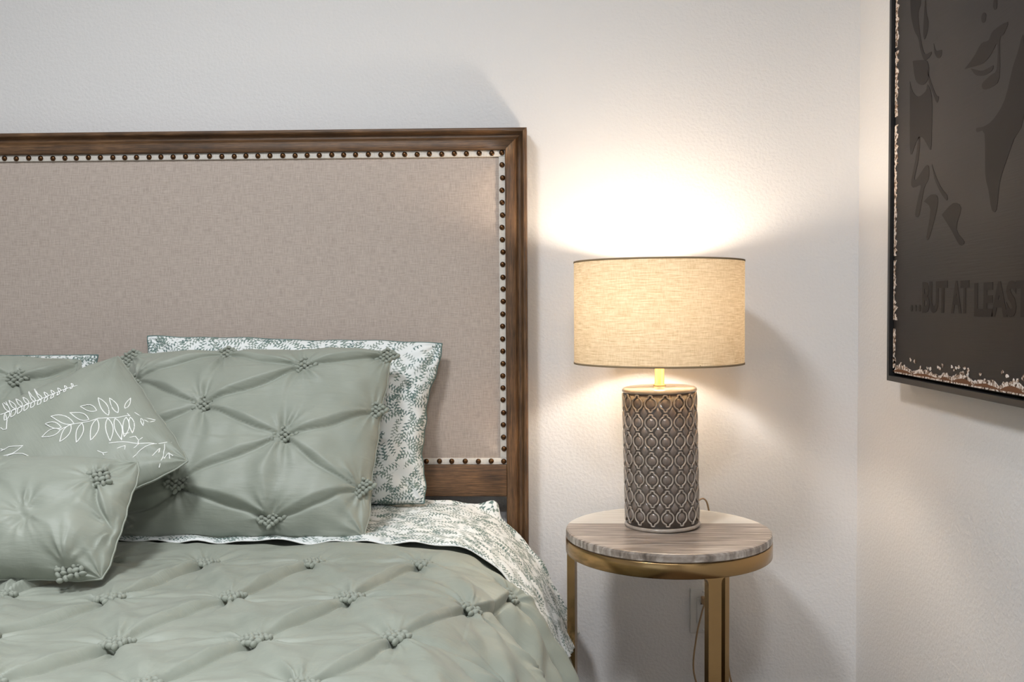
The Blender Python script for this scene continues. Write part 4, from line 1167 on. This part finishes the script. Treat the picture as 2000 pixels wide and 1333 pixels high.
PAINT = [('lip', [(-0.7332, 1.5879), (-0.7738, 1.6018), (-0.803, 1.6177), (-0.8316, 1.6156), (-0.8499, 1.6277), (-0.9032, 1.6275), (-0.8891, 1.6106), (-0.8746, 1.6035), (-0.875, 1.5381), (-0.8462, 1.5278), (-0.8147, 1.5307), (-0.808, 1.5426), (-0.8394, 1.5497), (-0.8638, 1.5551), (-0.8657, 1.6003), (-0.8447, 1.5888), (-0.8135, 1.5795), (-0.7676, 1.5838)]),
         ('lip2', [(-0.7608, 1.5825), (-0.801, 1.568), (-0.8297, 1.5652), (-0.8514, 1.5654), (-0.8455, 1.5569), (-0.8141, 1.5564), (-0.7814, 1.5654)]),
         ('dot', [(-0.8018, 1.6653), (-0.8062, 1.6713), (-0.8145, 1.6708), (-0.821, 1.6647), (-0.8193, 1.6556), (-0.8118, 1.6529), (-0.804, 1.6573)]),
         ('dot2', [(-0.8469, 1.6717), (-0.8515, 1.6845), (-0.8619, 1.6812), (-0.8623, 1.6654), (-0.8539, 1.6632)]),
         ('hair', [(-0.4598, 1.8081), (-0.4652, 1.7713), (-0.4842, 1.7342), (-0.5069, 1.7103), (-0.5208, 1.679), (-0.5428, 1.6544), (-0.5721, 1.6568), (-0.576, 1.6641), (-0.5425, 1.6681), (-0.5247, 1.695), (-0.5108, 1.7333), (-0.5057, 1.7658), (-0.5183, 1.7893)]),
         ('hair2', [(-0.5399, 1.7823), (-0.5363, 1.7529), (-0.5328, 1.7166), (-0.5392, 1.6995), (-0.5542, 1.7104), (-0.5596, 1.729), (-0.549, 1.7524), (-0.5442, 1.7809)]),
         ('curl', [(-0.588, 1.6775), (-0.6005, 1.6592), (-0.6283, 1.6533), (-0.6247, 1.6412), (-0.6089, 1.6421), (-0.5925, 1.6564)]),
         ('ear', [(-0.4766, 1.6699), (-0.5036, 1.6646), (-0.5556, 1.6494), (-0.5647, 1.6168), (-0.5439, 1.6049), (-0.518, 1.6093), (-0.4911, 1.6279)]),
         ('bow', [(-0.461, 1.6298), (-0.4781, 1.6029), (-0.5098, 1.5854), (-0.5486, 1.5886), (-0.5584, 1.5998), (-0.5807, 1.5696), (-0.5822, 1.5025), (-0.5783, 1.4597), (-0.5554, 1.4771), (-0.5293, 1.4953), (-0.5004, 1.4901), (-0.4675, 1.4676), (-0.4626, 1.5605)]),
         ('strand', [(-0.5577, 1.632), (-0.5733, 1.6047), (-0.6026, 1.568), (-0.6163, 1.5616), (-0.607, 1.5512), (-0.5863, 1.575), (-0.565, 1.6033)]),
         ('neck', [(-0.9489, 1.5826), (-0.9593, 1.5797), (-0.9625, 1.4521), (-0.9309, 1.4199), (-0.9034, 1.3856), (-0.8807, 1.3521), (-0.8699, 1.3047), (-0.8516, 1.3066), (-0.8383, 1.3431), (-0.8249, 1.3743), (-0.8199, 1.4487), (-0.7906, 1.4565), (-0.7871, 1.4652), (-0.8164, 1.4626), (-0.8538, 1.4684), (-0.8949, 1.494), (-0.9223, 1.5432), (-0.9385, 1.5637)]),
         ('ribbon', [(-0.5118, 1.4985), (-0.5206, 1.4934), (-0.5129, 1.4498), (-0.4932, 1.4144), (-0.5049, 1.4093), (-0.5522, 1.43), (-0.5691, 1.4241), (-0.568, 1.4006), (-0.5448, 1.3833), (-0.52, 1.33), (-0.4978, 1.3322), (-0.5147, 1.3698), (-0.5273, 1.3924), (-0.4874, 1.3924), (-0.4734, 1.4065), (-0.4951, 1.4491)]),
         ('ribbon2', [(-0.5839, 1.4286), (-0.6066, 1.3987), (-0.6349, 1.3719), (-0.6599, 1.3558), (-0.6587, 1.3447), (-0.6272, 1.3663), (-0.5985, 1.3965)]),
         ('ribbon3', [(-0.5454, 1.3559), (-0.5788, 1.3656), (-0.6115, 1.36), (-0.6159, 1.3413), (-0.5966, 1.3067), (-0.5726, 1.2751), (-0.5599, 1.2794), (-0.5795, 1.3352)]),
         ('ribbon4', [(-0.6361, 1.3185), (-0.6889, 1.3364), (-0.7254, 1.323), (-0.7048, 1.2842), (-0.7411, 1.2563), (-0.72, 1.2515), (-0.6827, 1.2828)])]
for nm, poly in PAINT:
    poly = [(min(max(a, FY1 + G), FY0 - G - 0.004), min(b, FZ1 - G)) for a, b in poly]
    sp = smooth_path([(a, b, 0) for a, b in poly + poly[:1]], 3)[:-1]
    v, f = prism([(p.x, p.y) for p in sp], lambda p: (CXF + 0.001, p[0], p[1]), lambda p: (CXF - 0.0004, p[0], p[1]))
    mesh_obj('painted_shape', v, f, M['paint'], canvas, smooth=False)

def lettering(text, y0, y1, z0, z1):
    cu = bpy.data.curves.new('lettering', 'FONT')
    cu.body = text
    cu.extrude = 0.004
    cu.offset = 0.0 if text == '...' else 0.042
    cu.resolution_u = 3
    tmp = bpy.data.objects.new('lettering', cu)
    COL.objects.link(tmp)
    dg = bpy.context.evaluated_depsgraph_get()
    dg.update()
    me = bpy.data.meshes.new_from_object(tmp.evaluated_get(dg))
    bpy.data.objects.remove(tmp)
    co = np.array([v.co for v in me.vertices])
    a0, b0 = co.min(0), co.max(0)
    fc = [list(p.vertices) for p in me.polygons]
    t = (co - a0) / (b0 - a0)
    V = np.c_[CXF - 0.0005 + 0.0012 * (1 - t[:, 2]), y0 + (y1 - y0) * t[:, 0], z0 + (z1 - z0) * t[:, 1]]
    mesh_obj('lettering', V, fc, M['paint'], canvas, smooth=False)
lettering('...', -0.477, -0.533, 1.121, 1.136)
lettering('BUT', -0.541, -0.667, 1.118, 1.184)
lettering('AT', -0.685, -0.764, 1.118, 1.182)
lettering('LEAST', -0.786, -0.992, 1.112, 1.176)

# torn, flaking edge along the far side and the bottom of the canvas
def flake(poly, mat, name, th=0.0009):
    v, f = prism(poly, lambda p: (CXF + 0.0008, p[0], p[1]), lambda p: (CXF - th, p[0], p[1]))
    mesh_obj(name, v, f, mat, canvas, smooth=False)
r_ = random.Random(12)
y_e, z_e = FY0 - G - 0.0005, FZ0 + G + 0.0005
z = z_e
while z < FZ1 - G - 0.03:
    L = r_.uniform(0.05, 0.16)
    n = int(L / 0.006) + 2
    hi = [(y_e - 0.002 - abs(r_.gauss(0.012, 0.005)), z + L * k / n) for k in range(n + 1)]
    flake([(y_e, z)] + hi + [(y_e, z + L)], M['worn'], 'torn_edge')
    z += L + r_.choice([0.0, 0.0, 0.01, 0.02])
y = y_e
while y > FY1 + G + 0.1:
    L = r_.uniform(0.06, 0.16)
    n = int(L / 0.007) + 2
    top = []
    hmax = r_.uniform(0.012, 0.028)
    for k in range(n + 1):
        t = k / n
        top.append((y - L * t, z_e + 0.006 + hmax * (0.35 + 0.65 * math.sin(math.pi * t)) * r_.uniform(0.55, 1.0)))
    flake([(y, z_e)] + top + [(y - L, z_e)], M['worn'], 'torn_edge')
    mid = [(y - L * k / 8, z_e + 0.004 + hmax * 0.45 * math.sin(math.pi * k / 8) * r_.uniform(0.7, 1.0)) for k in range(9)]
    low = [(y - L * k / 8, z_e + 0.003 + 0.001 * r_.random()) for k in range(9)]
    flake(low + mid[::-1], M['tan'], 'torn_board', 0.0014)
    y -= L
for k in range(26):
    yy = y_e - r_.uniform(0.0, 0.62); zz = z_e + r_.uniform(0.02, 0.036)
    q = [(yy + r_.uniform(.003, .007) * math.cos(a), zz + r_.uniform(.002, .005) * math.sin(a)) for a in np.linspace(0, 6.28, 8)[:-1]]
    flake(q, M['worn'], 'paper_chip')
